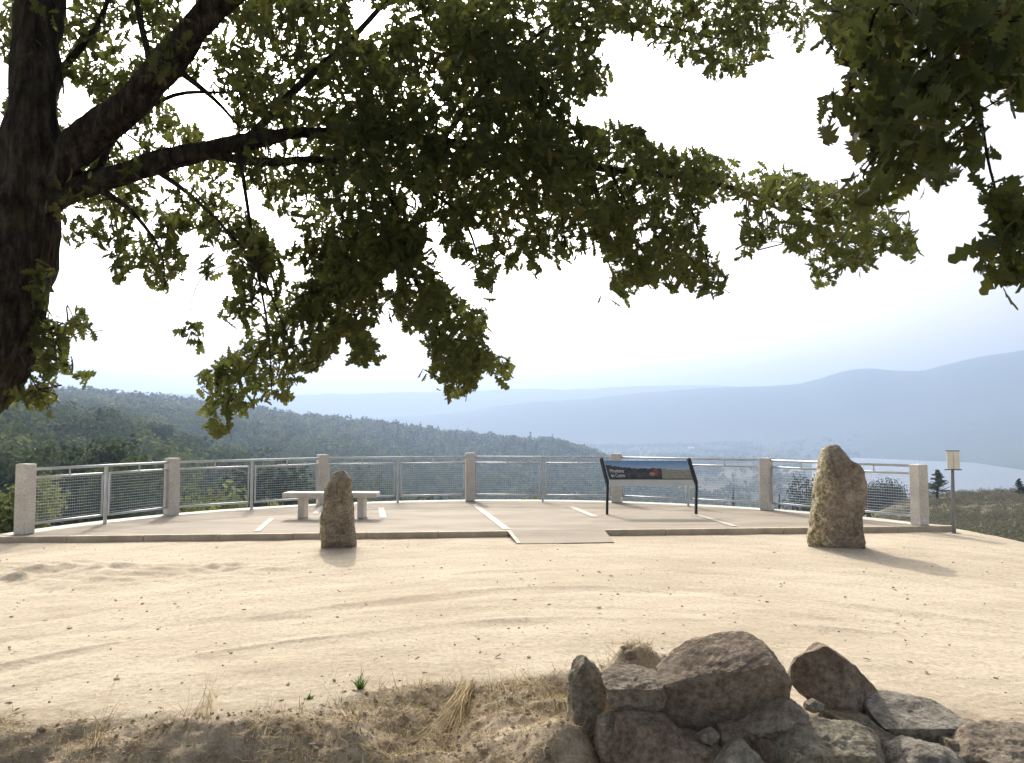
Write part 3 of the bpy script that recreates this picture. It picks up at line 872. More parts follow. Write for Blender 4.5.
# ------------------------------------------------------------ rocks
def rock(name, outline, Yd, thick, mat, label, cat='rock', group=None, planes=(), rough=0.05, seed=0, yrot=0.0, power=0.72, sink=0.0, lean=0.0, sub=5, facets=9):
    """closed rock whose front view is the outline (pixels at distance Yd), with real thickness"""
    import bmesh
    oc = np.array(outline, float); nx_o = np.roll(oc, -1, 0)
    oc = np.concatenate([oc + (nx_o - oc) * t for t in np.linspace(0, 1, 8, endpoint=False)]).reshape(8, -1, 2).transpose(1, 0, 2).reshape(-1, 2)
    P = np.array([tuple(at(a, c, Yd)) for a, c in oc])
    cx, cz = P[:, 0].mean(), (P[:, 2].max() + P[:, 2].min()) / 2
    cx = (P[:, 0].max() + P[:, 0].min()) / 2
    ang = np.unwrap(np.arctan2(P[:, 2] - cz, P[:, 0] - cx)); rad = np.hypot(P[:, 0] - cx, P[:, 2] - cz)
    if ang[-1] < ang[0]: ang, rad = ang[::-1], rad[::-1]
    o_ = np.argsort(ang % (2 * math.pi)); A_ = (ang % (2 * math.pi))[o_]; R_ = rad[o_]
    A3 = np.concatenate([A_ - 2 * math.pi, A_, A_ + 2 * math.pi]); R3 = np.tile(R_, 3)
    bm = bmesh.new(); bmesh.ops.create_icosphere(bm, subdivisions=sub + 1, radius=1.0)
    co = np.array([v.co[:] for v in bm.verts])
    fs = np.array([[v.index for v in f.verts] for f in bm.faces]); bm.free()
    th = np.arctan2(co[:, 2], co[:, 0]); rho = np.hypot(co[:, 0], co[:, 2])
    # sample outline by its own angle
    r_o = np.interp(th % (2 * math.pi), A3, R3)
    rr_ = rho ** power
    V = np.stack([r_o * rr_ * np.cos(th), np.sign(co[:, 1]) * np.abs(co[:, 1]) ** 0.8 * thick / 2, r_o * rr_ * np.sin(th)], 1)
    V[:, 1] += lean * V[:, 2]
    rs = np.random.default_rng(100 + seed)
    size = max(np.ptp(P[:, 0]), np.ptp(P[:, 2]))
    # chiselled facets on front and back faces
    for _ in range(facets):
        n = rs.normal(size=3); n[1] = abs(n[1]) * 1.6 * (1 if rs.random() < 0.3 else -1); n /= np.linalg.norm(n)
        d = V @ n; lim = d.max() * rs.uniform(0.80, 0.95)
        ex = np.maximum(d - lim, 0)
        V -= np.outer(ex * 0.97, n)
    for n, lim in planes:
        n = np.array(n, float); n /= np.linalg.norm(n)
        ex = np.maximum(V @ n - lim, 0)
        V -= np.outer(ex * 0.93, n)
    N = V / np.maximum(np.linalg.norm(V, axis=1, keepdims=True), 1e-6)
    off = rs.uniform(0, 50, 3)
    for i in range(len(V)):
        p_ = Vector(V[i]) / size
        h = mnoise.fractal(p_ * 2.6 + Vector(off), 0.9, 2.1, 5) * rough * 0.8 + mnoise.ridged_multi_fractal(p_ * 6 + Vector(off), 0.7, 2.1, 5, 1.0, 2.0) * rough * 0.25 - rough * 0.3 + mnoise.fractal(p_ * 11 + Vector(off), 0.6, 2.2, 4) * rough * 0.3
        V[i] += N[i] * h * size
    Vw = V + np.array([0, 0, 0])
    o = np_mesh(name, Vw, fs, mat, smooth=True, loc=(cx, Yd, cz))
    if yrot: o.rotation_euler[2] = yrot
    tag(o, label, cat, group)
    try: o.data.set_sharp_from_angle(angle=R(38))
    except Exception: pass
    return o

def sc(pts, ox, oy, s): return [(ox + a / s, oy + c / s) for a, c in pts]
big = sc([(250,85),(275,90),(320,130),(345,165),(400,205),(440,235),(455,280),(445,340),(430,420),(415,500),(410,580),(430,680),(430,720),(340,740),(230,730),(160,700),(115,680),(110,610),(130,560),(125,480),(145,400),(160,300),(175,200),(185,120),(210,100)], 790, 430, 5.87)
rock('standing_stone', big, 12.25, 0.55, MENH, 'tall brown standing stone with a slanting top and pale lichen down its left edge', 'standing stone', 'standing stones before the platform',
     planes=[((-0.75, -1, 0.02), 0.32), ((0.35, -1, 0.05), 0.27)], rough=0.03, seed=3, facets=7, power=0.55)
small = sc([(280,70),(300,90),(303,150),(303,230),(308,310),(318,400),(328,480),(330,548),(325,575),(260,580),(200,580),(130,570),(120,460),(122,380),(140,300),(150,200),(160,150),(200,100),(240,85)], 300, 455, 5.87)
rock('standing_stone', small, 12.2, 0.38, MENHL, 'smaller narrow standing stone with lichened top, in front of the bench', 'standing stone', 'standing stones before the platform', rough=0.028, seed=5, facets=8, power=0.55)

r1 = lambda pts: sc(pts, 540, 610, 3.938)
r2 = lambda pts: sc(pts, 780, 630, 4.197)
G = 'rocks of the dry stone wall'
rock('rock', r1([(470,370),(462,250),(530,180),(620,130),(700,108),(770,88),(840,98),(885,135),(940,200),(972,255),(962,320),(930,360),(850,400),(740,440),(640,480),(580,492),(500,480),(475,420)]), 4.75, 0.62, ROCKB,
     'largest rock, a broad tilted brown slab on top of the dry stone wall', group=G, planes=[((-0.1, -0.95, -0.25), 0.10), ((-0.30, -0.40, 0.86), 0.13)], rough=0.03, seed=11, facets=5)
rock('rock', r1([(245,260),(300,228),(400,212),(470,240),(490,330),(475,390),(400,425),(320,415),(268,345)]), 4.72, 0.36, ROCK,
     'mid sized rock with an earthy top, left against the largest slab', group=G, planes=[((0, -0.9, -0.3), 0.08), ((0, -0.3, 0.95), 0.06)], rough=0.05, seed=12)
rock('rock', r1([(108,215),(140,185),(172,175),(215,202),(248,262),(256,340),(250,430),(235,520),(130,520),(108,430),(104,320)]), 4.9, 0.26, ROCKL,
     'pale grey pointed stone half sunk in the earth, leftmost in the wall', group=G, planes=[((0.3, -0.9, 0.1), 0.07)], rough=0.04, seed=13)
rock('rock', r2([(45,150),(90,90),(140,55),(180,50),(240,98),(310,150),(370,210),(430,265),(440,295),(390,330),(350,368),(250,375),(180,335),(120,295),(80,260),(48,210)]), 4.95, 0.42, ROCKB,
     'dark peaked rock sloping down to the right, standing alone on the wall', group=G, planes=[((-0.35, -0.9, 0.05), 0.11), ((0.5, -0.8, 0.1), 0.10)], rough=0.03, seed=14, facets=5)
rock('rock', r2([(352,345),(400,300),(450,280),(560,288),(680,308),(742,350),(748,378),(705,440),(640,468),(540,455),(440,430),(370,385)]), 4.8, 0.5, ROCKG,
     'flat grey topped rock right of the dark peaked rock', group=G, planes=[((0.0, -0.28, 0.95), 0.05), ((0, -0.95, -0.3), 0.16)], rough=0.035, seed=15)
rock('rock', r2([(-14,450),(60,415),(200,392),(330,398),(405,430),(432,480),(425,560),(400,700),(-20,700),(-22,560)]), 4.42, 0.5, ROCKL,
     'light lichen covered block at the bottom below the dark peaked rock', group=G, planes=[((0.0, -0.35, 0.93), 0.13), ((0, -1, 0.05), 0.17)], rough=0.045, seed=16)
rock('rock', r2([(400,640),(432,555),(480,500),(560,466),(640,463),(700,490),(745,530),(760,620),(740,700),(420,700)]), 4.4, 0.4, ROCKG,
     'rounded grey rock at the bottom edge below the flat topped rock', group=G, rough=0.035, seed=17)
rock('rock', r2([(735,490),(795,440),(840,418),(1024,415),(1110,425),(1180,480),(1170,640),(1040,690),(900,680),(760,620),(730,560)]), 4.5, 0.55, ROCK,
     'reddish brown rock at the right edge of the wall', group=G, planes=[((0.0, -0.3, 0.95), 0.11)], rough=0.045, seed=18)
rock('rock', r1([(790,450),(890,375),(955,345),(1010,370),(1060,420),(1050,480),(930,500),(820,510)]), 4.62, 0.34, ROCK,
     'small dark rock with a pale patch wedged under the right side of the largest slab', group=G, rough=0.05, seed=19)
rock('rock', r1([(690,620),(735,555),(800,522),(852,555),(890,620),(890,700),(700,700)]), 4.35, 0.3, ROCKG,
     'pale rounded stone at the bottom edge under the largest slab', group=G, rough=0.03, seed=20)
rock('rock', r1([(620,490),(680,466),(705,488),(690,525),(640,520)]), 4.5, 0.12, ROCKG,
     'fist sized pale stone tucked beneath the largest slab', group=G, rough=0.04, seed=21)
rock('rock', r1([(300,410),(400,400),(480,420),(560,490),(640,500),(720,540),(720,700),(290,700),(270,540)]), 4.6, 0.36, ROCKB,
     'shaded brown rock in the gap below the earthy topped rock', group=G, rough=0.05, seed=22)
rock('rock', r2([(150,330),(240,350),(350,360),(450,420),(560,450),(470,520),(300,470),(150,430)]), 4.72, 0.3, ROCKB,
     'dark shaded stone between the dark peaked rock and the lichen covered block', group=G, rough=0.05, seed=23)
rock('rock', r2([(105,305),(140,290),(180,310),(185,335),(130,345),(100,330)]), 4.72, 0.1, ROCKG,
     'small pale pebble like stone at the foot of the dark peaked rock', group=G, rough=0.03, seed=24)
rock('rock', r1([(850,480),(930,470),(960,600),(940,720),(850,700),(820,590)]), 4.55, 0.3, ROCKB,
     'dark stone in shade left of the lichen covered block', group=G, rough=0.05, seed=25)
rock('rock', r2([(680,440),(735,450),(760,500),(740,560),(690,560),(660,500)]), 4.6, 0.2, ROCK,
     'small brown stone in the gap left of the right edge rock', group=G, rough=0.05, seed=26)
rock('rock', r1([(700,455),(800,440),(840,520),(800,600),(690,580)]), 4.62, 0.25, ROCKB,
     'brown stone in shadow directly below the largest slab', group=G, rough=0.04, seed=28)
rock('rock', r1([(225,420),(290,400),(330,470),(330,600),(240,610),(215,520)]), 4.66, 0.25, ROCK,
     'small stone in the gap right of the pointed stone', group=G, rough=0.04, seed=29)
rock('rock', r1([(330,165),(352,155),(378,165),(385,190),(360,200),(335,188)]), 5.28, 0.08, ROCKB,
     'small dark stone lying on the earth mound behind the earthy topped rock', group=G, rough=0.05, seed=27, sub=4)

# ------------------------------------------------------------ ground litter, straw, weeds
def strips(name, N, pos, direc, L, wdt, mat, seg=2, bend=0.3, seed=0):
    rs = np.random.default_rng(seed)
    D = direc / np.linalg.norm(direc, axis=1, keepdims=True)
    up = np.tile(np.array([[0, 0, 1.0]]), (N, 1)) + rs.normal(0, 0.3, (N, 3))
    B = np.cross(D, up); B /= np.linalg.norm(B, axis=1, keepdims=True)
    C = np.cross(B, D)
    bn = rs.normal(0, bend, (N, 1)) ; bn2 = rs.normal(0, bend, (N, 1))
    V = []
    for k in range(seg + 1):
        t = k / seg
        c = pos + D * L[:, None] * t + (C * bn + B * bn2) * (L[:, None] * t * t)
        w = wdt[:, None] * (1 - 0.75 * t) / 2
        V += [c - B * w, c + B * w]
    V = np.stack(V, 1)      # N, 2(seg+1), 3
    base = np.arange(N)[:, None] * (2 * (seg + 1))
    F = []
    for k in range(seg):
        F.append(np.concatenate([base + 2*k, base + 2*k + 1, base + 2*k + 3, base + 2*k + 2], 1))
    return V.reshape(-1, 3), np.stack(F, 1).reshape(-1, 4)

N = 17000
x = rng.uniform(-4.6, 0.9, N * 3); y = rng.uniform(3.9, 6.4, N * 3)
s_ = bank_s(x, y)
keep = (s_ > -0.05) & (rng.random(N * 3) < np.clip(0.25 + 1.6 * fbm(x * 1.6, y * 1.6, 3, 8) + 0.5 * sstep(0, .3, s_), 0.05, 1))
x, y = x[keep][:N], y[keep][:N]; N = len(x)
z = sand_z(x, y) + 0.004
th = rng.uniform(0, 2 * math.pi, N)
D = np.stack([np.cos(th), np.sin(th) * 0.8 - 0.1, rng.exponential(0.28, N)], 1)
V, F = strips('s', N, np.stack([x, y, z], 1), D, rng.uniform(0.03, 0.13, N), rng.uniform(0.0022, 0.006, N), STRAW, 2, 0.35, 3)
o = np_mesh('dry_grass', V, F, STRAW); tag(o, 'dry straw coloured grass stubble on the dark earth bank', 'dry grass', kind='stuff')
# longer straws lying in a tuft
b_pts = []
tufts = [(470, 690, 430, 760, 60), (500, 690, 505, 735, 5), (300, 745, 360, 700, 8), (360, 740, 330, 720, 14), (90, 745, 110, 720, 14), (250, 735, 280, 720, 20), (200, 725, 215, 700, 16)]
V_, F_ = [], []; nb = 0
for (x0, y0, x1, y1, n) in tufts:
    g0, g1 = ground(x0, y0, -0.12), ground(x1, y1, -0.22)
    P0 = np.array([g0.x, g0.y, 0]) + rng.normal(0, 0.035, (n, 3)); 
    P1 = np.array([g1.x, g1.y, 0]) + rng.normal(0, 0.06, (n, 3))
    P0[:, 2] = sand_z(P0[:, 0], P0[:, 1]) + 0.02; P1[:, 2] = sand_z(P1[:, 0], P1[:, 1]) + rng.uniform(0.01, 0.06, n)
    D = P1 - P0; L = np.linalg.norm(D, axis=1) * rng.uniform(0.6, 1.05, n)
    v, f = strips('s', n, P0, D, L, rng.uniform(0.003, 0.006, n), STRAW, 4, 0.12, int(x0))
    V_.append(v); F_.append(f + nb); nb += len(v)
o = np_mesh('long_straw', np.concatenate(V_), np.concatenate(F_), STRAW); tag(o, 'long dry straws lying in loose tufts down the earth bank', 'straw', kind='stuff')

# pebbles and clods
def pebbles(name, x, y, size, mat, label, flat=0.6):
    import bmesh
    bm = bmesh.new(); bmesh.ops.create_icosphere(bm, subdivisions=1, radius=1.0)
    co = np.array([v.co[:] for v in bm.verts]); fs = np.array([[v.index for v in f.verts] for f in bm.faces]); bm.free()
    n = len(x)
    z = sand_z(x, y)
    sc_ = size[:, None, None] * rng.uniform(0.6, 1.3, (n, 1, 3)); sc_[:, :, 2] *= flat
    V = co[None] * sc_ * rng.uniform(0.8, 1.2, (n, len(co), 1))
    th = rng.uniform(0, 6.28, n); c, s = np.cos(th)[:, None], np.sin(th)[:, None]
    V = np.stack([V[:, :, 0] * c - V[:, :, 1] * s, V[:, :, 0] * s + V[:, :, 1] * c, V[:, :, 2]], -1)
    V += np.stack([x, y, z + size * flat * 0.35], 1)[:, None]
    F = fs[None] + (np.arange(n) * len(co))[:, None, None]
    o = np_mesh(name, V.reshape(-1, 3), F.reshape(-1, 3), mat)
    tag(o, label, 'pebbles', kind='stuff')
n = 1900
y = 4.3 + (rng.random(n) ** 1.3) * 8.6; x = rng.uniform(-0.65, 0.65, n) * (y + 1)
PEB = simple('pebble', (0.40, 0.33, 0.24), 0.9, 0.5, 1.2, 0)
ok = polydist(x, y, [(q.x, q.y) for q in plat]) > 0.15
pebbles('gravel', x[ok], y[ok], (rng.exponential(0.0032, ok.sum()) + 0.002).clip(0, 0.02), PEB, 'small stones and grit scattered over the sandy ground')
n = 5200
x = rng.uniform(-4.2, 1.2, n); y = rng.uniform(4.0, 6.4, n); s_ = bank_s(x, y); ok = s_ > 0.0
pebbles('earth_clods', x[ok], y[ok], (rng.exponential(0.0045, ok.sum()) + 0.002).clip(0, 0.03), simple('earth_clod', (0.33, 0.26, 0.18), 0.95, 0.45, 2.0, 0), 'loose crumbly earth clods on the bank', 0.7)

# ------------------------------------------------------------ oak leaves
U = np.array([0.0, 0.06, 0.16, 0.25, 0.35, 0.44, 0.54, 0.64, 0.74, 0.84, 0.93, 1.0])
HW = np.array([0.012, 0.03, 0.13, 0.07, 0.23, 0.10, 0.30, 0.13, 0.28, 0.14, 0.16, 0.07])
LU = U + np.array([0, 0, 0.03, 0.0, 0.045, 0, 0.05, 0, 0.045, 0, 0.03, 0])
def leaves(P, D, Nn, size, rs):
    n = len(P)
    D = D / np.linalg.norm(D, axis=1, keepdims=True)
    B = np.cross(D, Nn); B /= np.maximum(np.linalg.norm(B, axis=1, keepdims=True), 1e-6)
    Nn = np.cross(B, D)
    curl = rs.normal(0.18, 0.22, (n, 1, 1)); fold = rs.uniform(0.05, 0.7, (n, 1, 1)); wid = rs.uniform(0.8, 1.2, (n, 1, 1)); sway = rs.normal(0, 0.12, (n, 1, 1))
    u = np.stack([LU, U, LU], 1)[None]       # stations x (left, mid, right)
    v = np.stack([-HW, HW * 0, HW], 1)[None] * wid
    v = v * rs.uniform(0.8, 1.2, (n, len(U), 3))
    w = -curl * u ** 2 + fold * np.abs(v)
    v = v + sway * u ** 2
    s = size[:, None, None, None]
    V = P[:, None, None] + s * (u[..., None] * D[:, None, None] + v[..., None] * B[:, None, None] + w[..., None] * Nn[:, None, None])
    V = V.reshape(n, -1, 3)
    K = len(U); F = []
    for i in range(K - 1):
        F += [(3*i, 3*i+1, 3*i+4, 3*i+3), (3*i+1, 3*i+2, 3*i+5, 3*i+4)]
    F = np.array(F)[None] + (np.arange(n) * 3 * K)[:, None, None]
    return V.reshape(-1, 3), F.reshape(-1, 4)

main_poly = [(0,-10),(640,-10),(1034,-10),(1034,20),(900,40),(835,34),(828,37),(824,22),(812,14),(806,30),(799,56),(790,40),(778,27),(768,38),(764,64),(752,58),(744,82),(735,72),(724,78),(716,87),(700,70),(683,62),(668,72),(655,50),(641,33),(625,31),(600,33),(609,66),(617,80),(608,102),(597,92),(579,100),(566,114),(578,122),(600,122),(612,120),(641,128),(654,147),(699,149),(728,161),(745,157),(753,166),(778,166),(800,172),(824,178),(850,192),(880,205),(900,208),(915,232),(919,258),(906,264),(890,248),(875,262),(865,277),(848,270),(832,284),(815,288),(807,266),(795,250),(786,257),(778,238),(765,240),(753,257),(737,265),(735,248),(741,224),(737,197),(724,203),(700,211),(703,232),(712,252),(724,265),(729,288),(712,298),(700,300),(688,286),(675,296),(660,284),(650,290),(638,282),(628,304),(614,304),(608,278),(600,254),(590,250),(577,258),(570,270),(556,266),(548,250),(545,275),(535,281),(528,268),(518,262),(508,275),(500,262),(496,250),(497,285),(490,302),(478,298),(476,280),(478,268),(466,262),(452,255),(444,250),(438,240),(436,258),(440,275),(452,292),(470,302),(485,306),(487,325),(480,340),(490,352),(517,364),(515,380),(498,376),(484,368),(478,388),(466,398),(450,402),(438,388),(428,374),(434,360),(428,350),(424,328),(414,334),(405,336),(398,318),(392,302),(384,296),(380,318),(372,330),(380,345),(377,366),(368,372),(356,362),(346,370),(350,345),(342,335),(336,348),(326,362),(312,374),(298,378),(296,398),(280,405),(268,412),(248,408),(238,420),(243,440),(232,448),(214,438),(200,428),(205,412),(200,400),(212,392),(198,386),(196,374),(214,360),(226,350),(236,352),(246,335),(240,318),(222,318),(217,308),(228,298),(240,286),(232,272),(218,262),(214,286),(204,276),(192,262),(184,282),(170,282),(162,293),(150,286),(142,270),(130,268),(126,286),(114,282),(110,262),(98,248),(90,236),(78,246),(62,240),(50,215),(0,215)]
left_poly = [(30,265),(38,250),(50,262),(52,290),(48,310),(60,322),(72,318),(76,300),(92,318),(86,336),(74,336),(66,346),(92,374),(88,383),(72,380),(56,372),(58,392),(60,414),(50,420),(40,408),(24,404),(6,408),(2,396),(22,380),(30,366),(24,340),(30,316),(28,300)]
twig_poly = [(176,332),(186,320),(204,324),(208,338),(200,347),(188,338)]
close_poly = [(812,20),(820,-20),(1040,-20),(1040,100),(1012,104),(992,102),(992,120),(982,108),(977,128),(990,135),(998,150),(990,164),(969,174),(962,160),(958,148),(950,174),(940,194),(922,200),(912,178),(903,192),(890,206),(872,216),(866,240),(852,244),(846,228),(852,210),(846,196),(838,184),(848,166),(856,148),(842,152),(850,138),(846,124),(836,116),(832,134),(830,150),(820,140),(816,124),(820,104),(830,90),(842,64),(828,62),(815,58)]
right_poly = [(972,190),(984,172),(999,176),(1006,188),(1016,178),(1040,180),(1040,282),(1010,282),(988,282),(976,266),(966,240),(978,232),(998,228),(1004,212),(988,222),(976,206)]
holes = [[(60,92),(72,80),(84,96),(98,104),(88,114),(76,126),(62,122)], [(110,132),(124,124),(134,134),(138,150),(122,148)],
         [(158,88),(176,78),(196,74),(210,70),(214,96),(232,108),(230,130),(212,142),(196,128),(178,112),(162,100)],
         [(178,0),(200,0),(202,14),(188,27),(180,14)], [(122,42),(134,38),(150,54),(144,60),(130,56)], [(204,52),(216,58),(218,68),(206,66)],
         [(240,192),(258,188),(264,206),(280,220),(298,226),(300,244),(284,250),(270,240),(262,222),(246,214)],
         [(347,0),(368,0),(378,14),(393,6),(390,24),(372,36),(358,44),(352,24)], [(422,224),(434,218),(443,232),(442,250),(428,250)], [(460,228),(474,224),(492,232),(490,246),(470,244)],
         [(436,258),(470,264),(474,282),(462,298),(450,284)],
         [(62,4),(68,2),(70,10),(64,14)], [(0,60),(8,64),(6,98),(0,104)], [(140,196),(156,190),(160,200),(148,206)], [(60,206),(78,200),(82,214),(70,224)], [(130,222),(150,218),(152,234),(138,238)],
         [(176,236),(190,228),(202,240),(196,256),(182,254)], [(396,298),(400,278),(388,268),(380,282)], [(286,262),(300,256),(304,280),(290,284)], [(254,300),(266,292),(270,306),(260,316)],
         [(645,226),(652,228),(650,244),(642,240)], [(800,206),(812,204),(814,222),(804,228)], [(296,20),(304,16),(304,26)], [(100,150),(110,148),(108,160)]]

def sample_canopy(poly, n, dr, size, seed, cl=10, spread=0.11, holes_=(), dens=None, droop=0.55, keep_out=0.03):
    rs = np.random.default_rng(seed)
    P = np.array(poly, float)
    x0, y0, x1, y1 = P[:, 0].min(), P[:, 1].min(), P[:, 0].max(), P[:, 1].max()
    out = []
    need = n // cl; got = 0
    CXs = []
    while got < need:
        a = rs.uniform(x0, x1, 4000); c = rs.uniform(y0, y1, 4000)
        ok = inpoly(a, c, poly)
        for h in holes_: ok &= ~inpoly(a, c, h)
        if dens is not None: ok &= rs.random(4000) < dens(a, c)
        CXs.append(np.stack([a[ok], c[ok]], 1)); got += ok.sum()
    C = np.concatenate(CXs)[:need]
    dep = rs.uniform(dr[0], dr[1], len(C))
    if seed == 1: dep = np.where((C[:, 0] < 330) & (rs.random(len(C)) < 0.9), 6.1 + (dep - 5.2) * 0.72, dep); dep = np.where(C[:, 1] > 215, np.minimum(dep, 5.6 + (dep - 5.2) * 0.45), dep)
    C3 = np.array([tuple(at(a, c, d)) for (a, c), d in zip(C, dep)])
    out = rs.normal(size=(len(C), 3)); out[:, 2] -= droop; out /= np.linalg.norm(out, axis=1, keepdims=True)
    m_ = len(C) * cl
    CC_ = np.repeat(C3, cl, 0); OO = np.repeat(out, cl, 0)
    Pb = CC_ + rs.normal(0, spread * 0.45, (m_, 3))
    D = OO * 0.7 + rs.normal(0, 0.75, (m_, 3)); D[:, 2] -= droop * 0.6
    D /= np.linalg.norm(D, axis=1, keepdims=True)
    Nn = rs.normal(0, 0.8, (m_, 3)) + np.array([0, -0.15, 0.6])
    sz = size * rs.uniform(0.5, 1.3, m_)
    ok = np.ones(m_, bool)
    for t, w in ((0.5, keep_out), (0.9, keep_out + 0.25)):
        tx, ty = project(Pb + D * (sz * t)[:, None])
        ins = inpoly(tx, ty, poly)
        for h in holes_: ins &= ~inpoly(tx, ty, h)
        ok &= ins | (rs.random(m_) < w)
    return Pb[ok], D[ok], Nn[ok], sz[ok], C3

def dens_main(a, c):
    d = 0.42 + 0.58 * np.exp(-(((a - 470) / 190) ** 2 + ((c - 110) / 130) ** 2))
    d = np.maximum(d, 0.85 * np.exp(-(((a - 640) / 90) ** 2 + ((c - 190) / 70) ** 2)))
    d = np.maximum(d, 0.9 * ((c > 220) & (a > 330) & (a < 500)))
    d = d * np.clip(0.25 + 1.35 * vnoise(a / 20, c / 20, 5), 0.1, 1.3)
    return np.clip(d, 0.05, 1)
sets = [sample_canopy(main_poly, 31000, (5.2, 8.6), 0.106, 1, 10, 0.12, holes, dens_main),
        sample_canopy(left_poly, 700, (5.6, 6.6), 0.095, 2, 8, 0.08, (), None, 0.6, 0.1),
        sample_canopy(twig_poly, 60, (6.0, 6.3), 0.095, 3, 6, 0.05, (), None, 0.6, 0.3),
        sample_canopy(close_poly, 1350, (2.75, 3.9), 0.125, 4, 7, 0.12, [[(984,4),(990,2),(990,16),(984,14)], [(898,126),(904,126),(905,132),(899,134)]], None, 0.8, 0.05),
        sample_canopy(right_poly, 230, (2.8, 3.1), 0.105, 5, 6, 0.06, (), None, 0.7, 0.15)]
# unseen rest of the crown above the picture's top edge, added partly for shade
rs = np.random.default_rng(9)
n = 26000 // 9
c = np.stack([rs.uniform(-8.5, 4.5, n * 6), rs.uniform(3.5, 12, n * 6), rs.uniform(3.5, 9.5, n * 6)], 1)
px_, py_ = project(c)
shape = ((c[:, 0] + 2.3) / 6.2) ** 2 + ((c[:, 1] - 7.3) / 4.6) ** 2 + ((c[:, 2] - 5.5) / 4.0) ** 2 < 1
ok = shape & (py_ < -25)
c = c[ok][:n]
m_ = len(c) * 9
Pb = np.repeat(c, 9, 0) + rs.normal(0, 0.08, (m_, 3)); D = rs.normal(size=(m_, 3)); D[:, 2] -= 0.4
tx, ty = project(Pb); ok = ty < -14
sets.append((Pb[ok], D[ok], (rs.normal(0, 0.8, (m_, 3)) + [0, 0, 0.6])[ok], (0.1 * rs.uniform(0.7, 1.2, m_))[ok], c[:60]))
oak = empty('oak_tree', (-4.75, 6.0, -0.1))
tag(oak, 'big leafy oak at the left whose dark branches overhang the whole view', 'tree')
ob = Vector((-4.75, 6.0, -0.1))
V_, F_, nb = [], [], 0
for (P, D, Nn, sz, C3) in sets:
    v, f = leaves(P - np.array(ob), D, Nn, sz, rs)
    V_.append(v); F_.append(f + nb); nb += len(v)
fol = np_mesh('foliage', np.concatenate(V_), np.concatenate(F_), OAKLEAF, oak)
print('oak leaves', nb // 36)

def limb(pts, name, n=12, wob=0.45, sub=9):
    P = smooth_path([(*at(a, c, d), r) for a, c, d, r in pts], sub)
    b = MB()
    b.tube([Vector(p[:3]) - ob for p in P], [max(0.002, p[3]) for p in P], n, True, wob)
    b.build(name, BARK, oak, True)
    return P
BR = []
tp = [(-4.75, 6.0, -0.35, .46), (-4.62, 6.0, 0.25, .33)]
tr = [(-38,405,6.0,.265),(-6,350,6.0,.25),(20,260,6.0,.225),(30,190,6.0,.215),(35,100,6.0,.175),(40,0,6.05,.155),(44,-120,6.2,.16),(60,-260,6.4,.13),(90,-420,6.6,.09)]
P = smooth_path(tp + [(*at(a, c, d), r) for a, c, d, r in tr], 8)
b = MB(); b.tube([Vector(p[:3]) - ob for p in P], [p[3] for p in P], 28, True, 0.3); b.build('trunk', BARK, oak, True)
BR.append(limb([(30,215,6.0,.15),(75,152,5.95,.125),(130,104,5.85,.12),(168,62,5.8,.105),(200,22,5.75,.095),(245,-20,5.7,.085),(330,-90,5.6,.07),(430,-160,5.4,.055),(560,-200,4.8,.045),(720,-190,4.1,.035),(860,-120,3.5,.026),(905,-20,3.3,.018),(900,70,3.25,.011),(880,150,3.2,.006)], 'branch', 16))
BR.append(limb([(40,208,6.0,.10),(90,184,6.0,.088),(150,166,6.05,.078),(200,152,6.1,.07),(245,142,6.2,.06),(300,133,6.3,.05),(365,135,6.4,.045),(440,142,6.5,.04),(520,152,6.5,.034),(600,168,6.5,.028),(680,176,6.4,.021),(760,196,6.3,.014),(820,214,6.2,.009),(885,236,6.2,.004)], 'branch', 14))
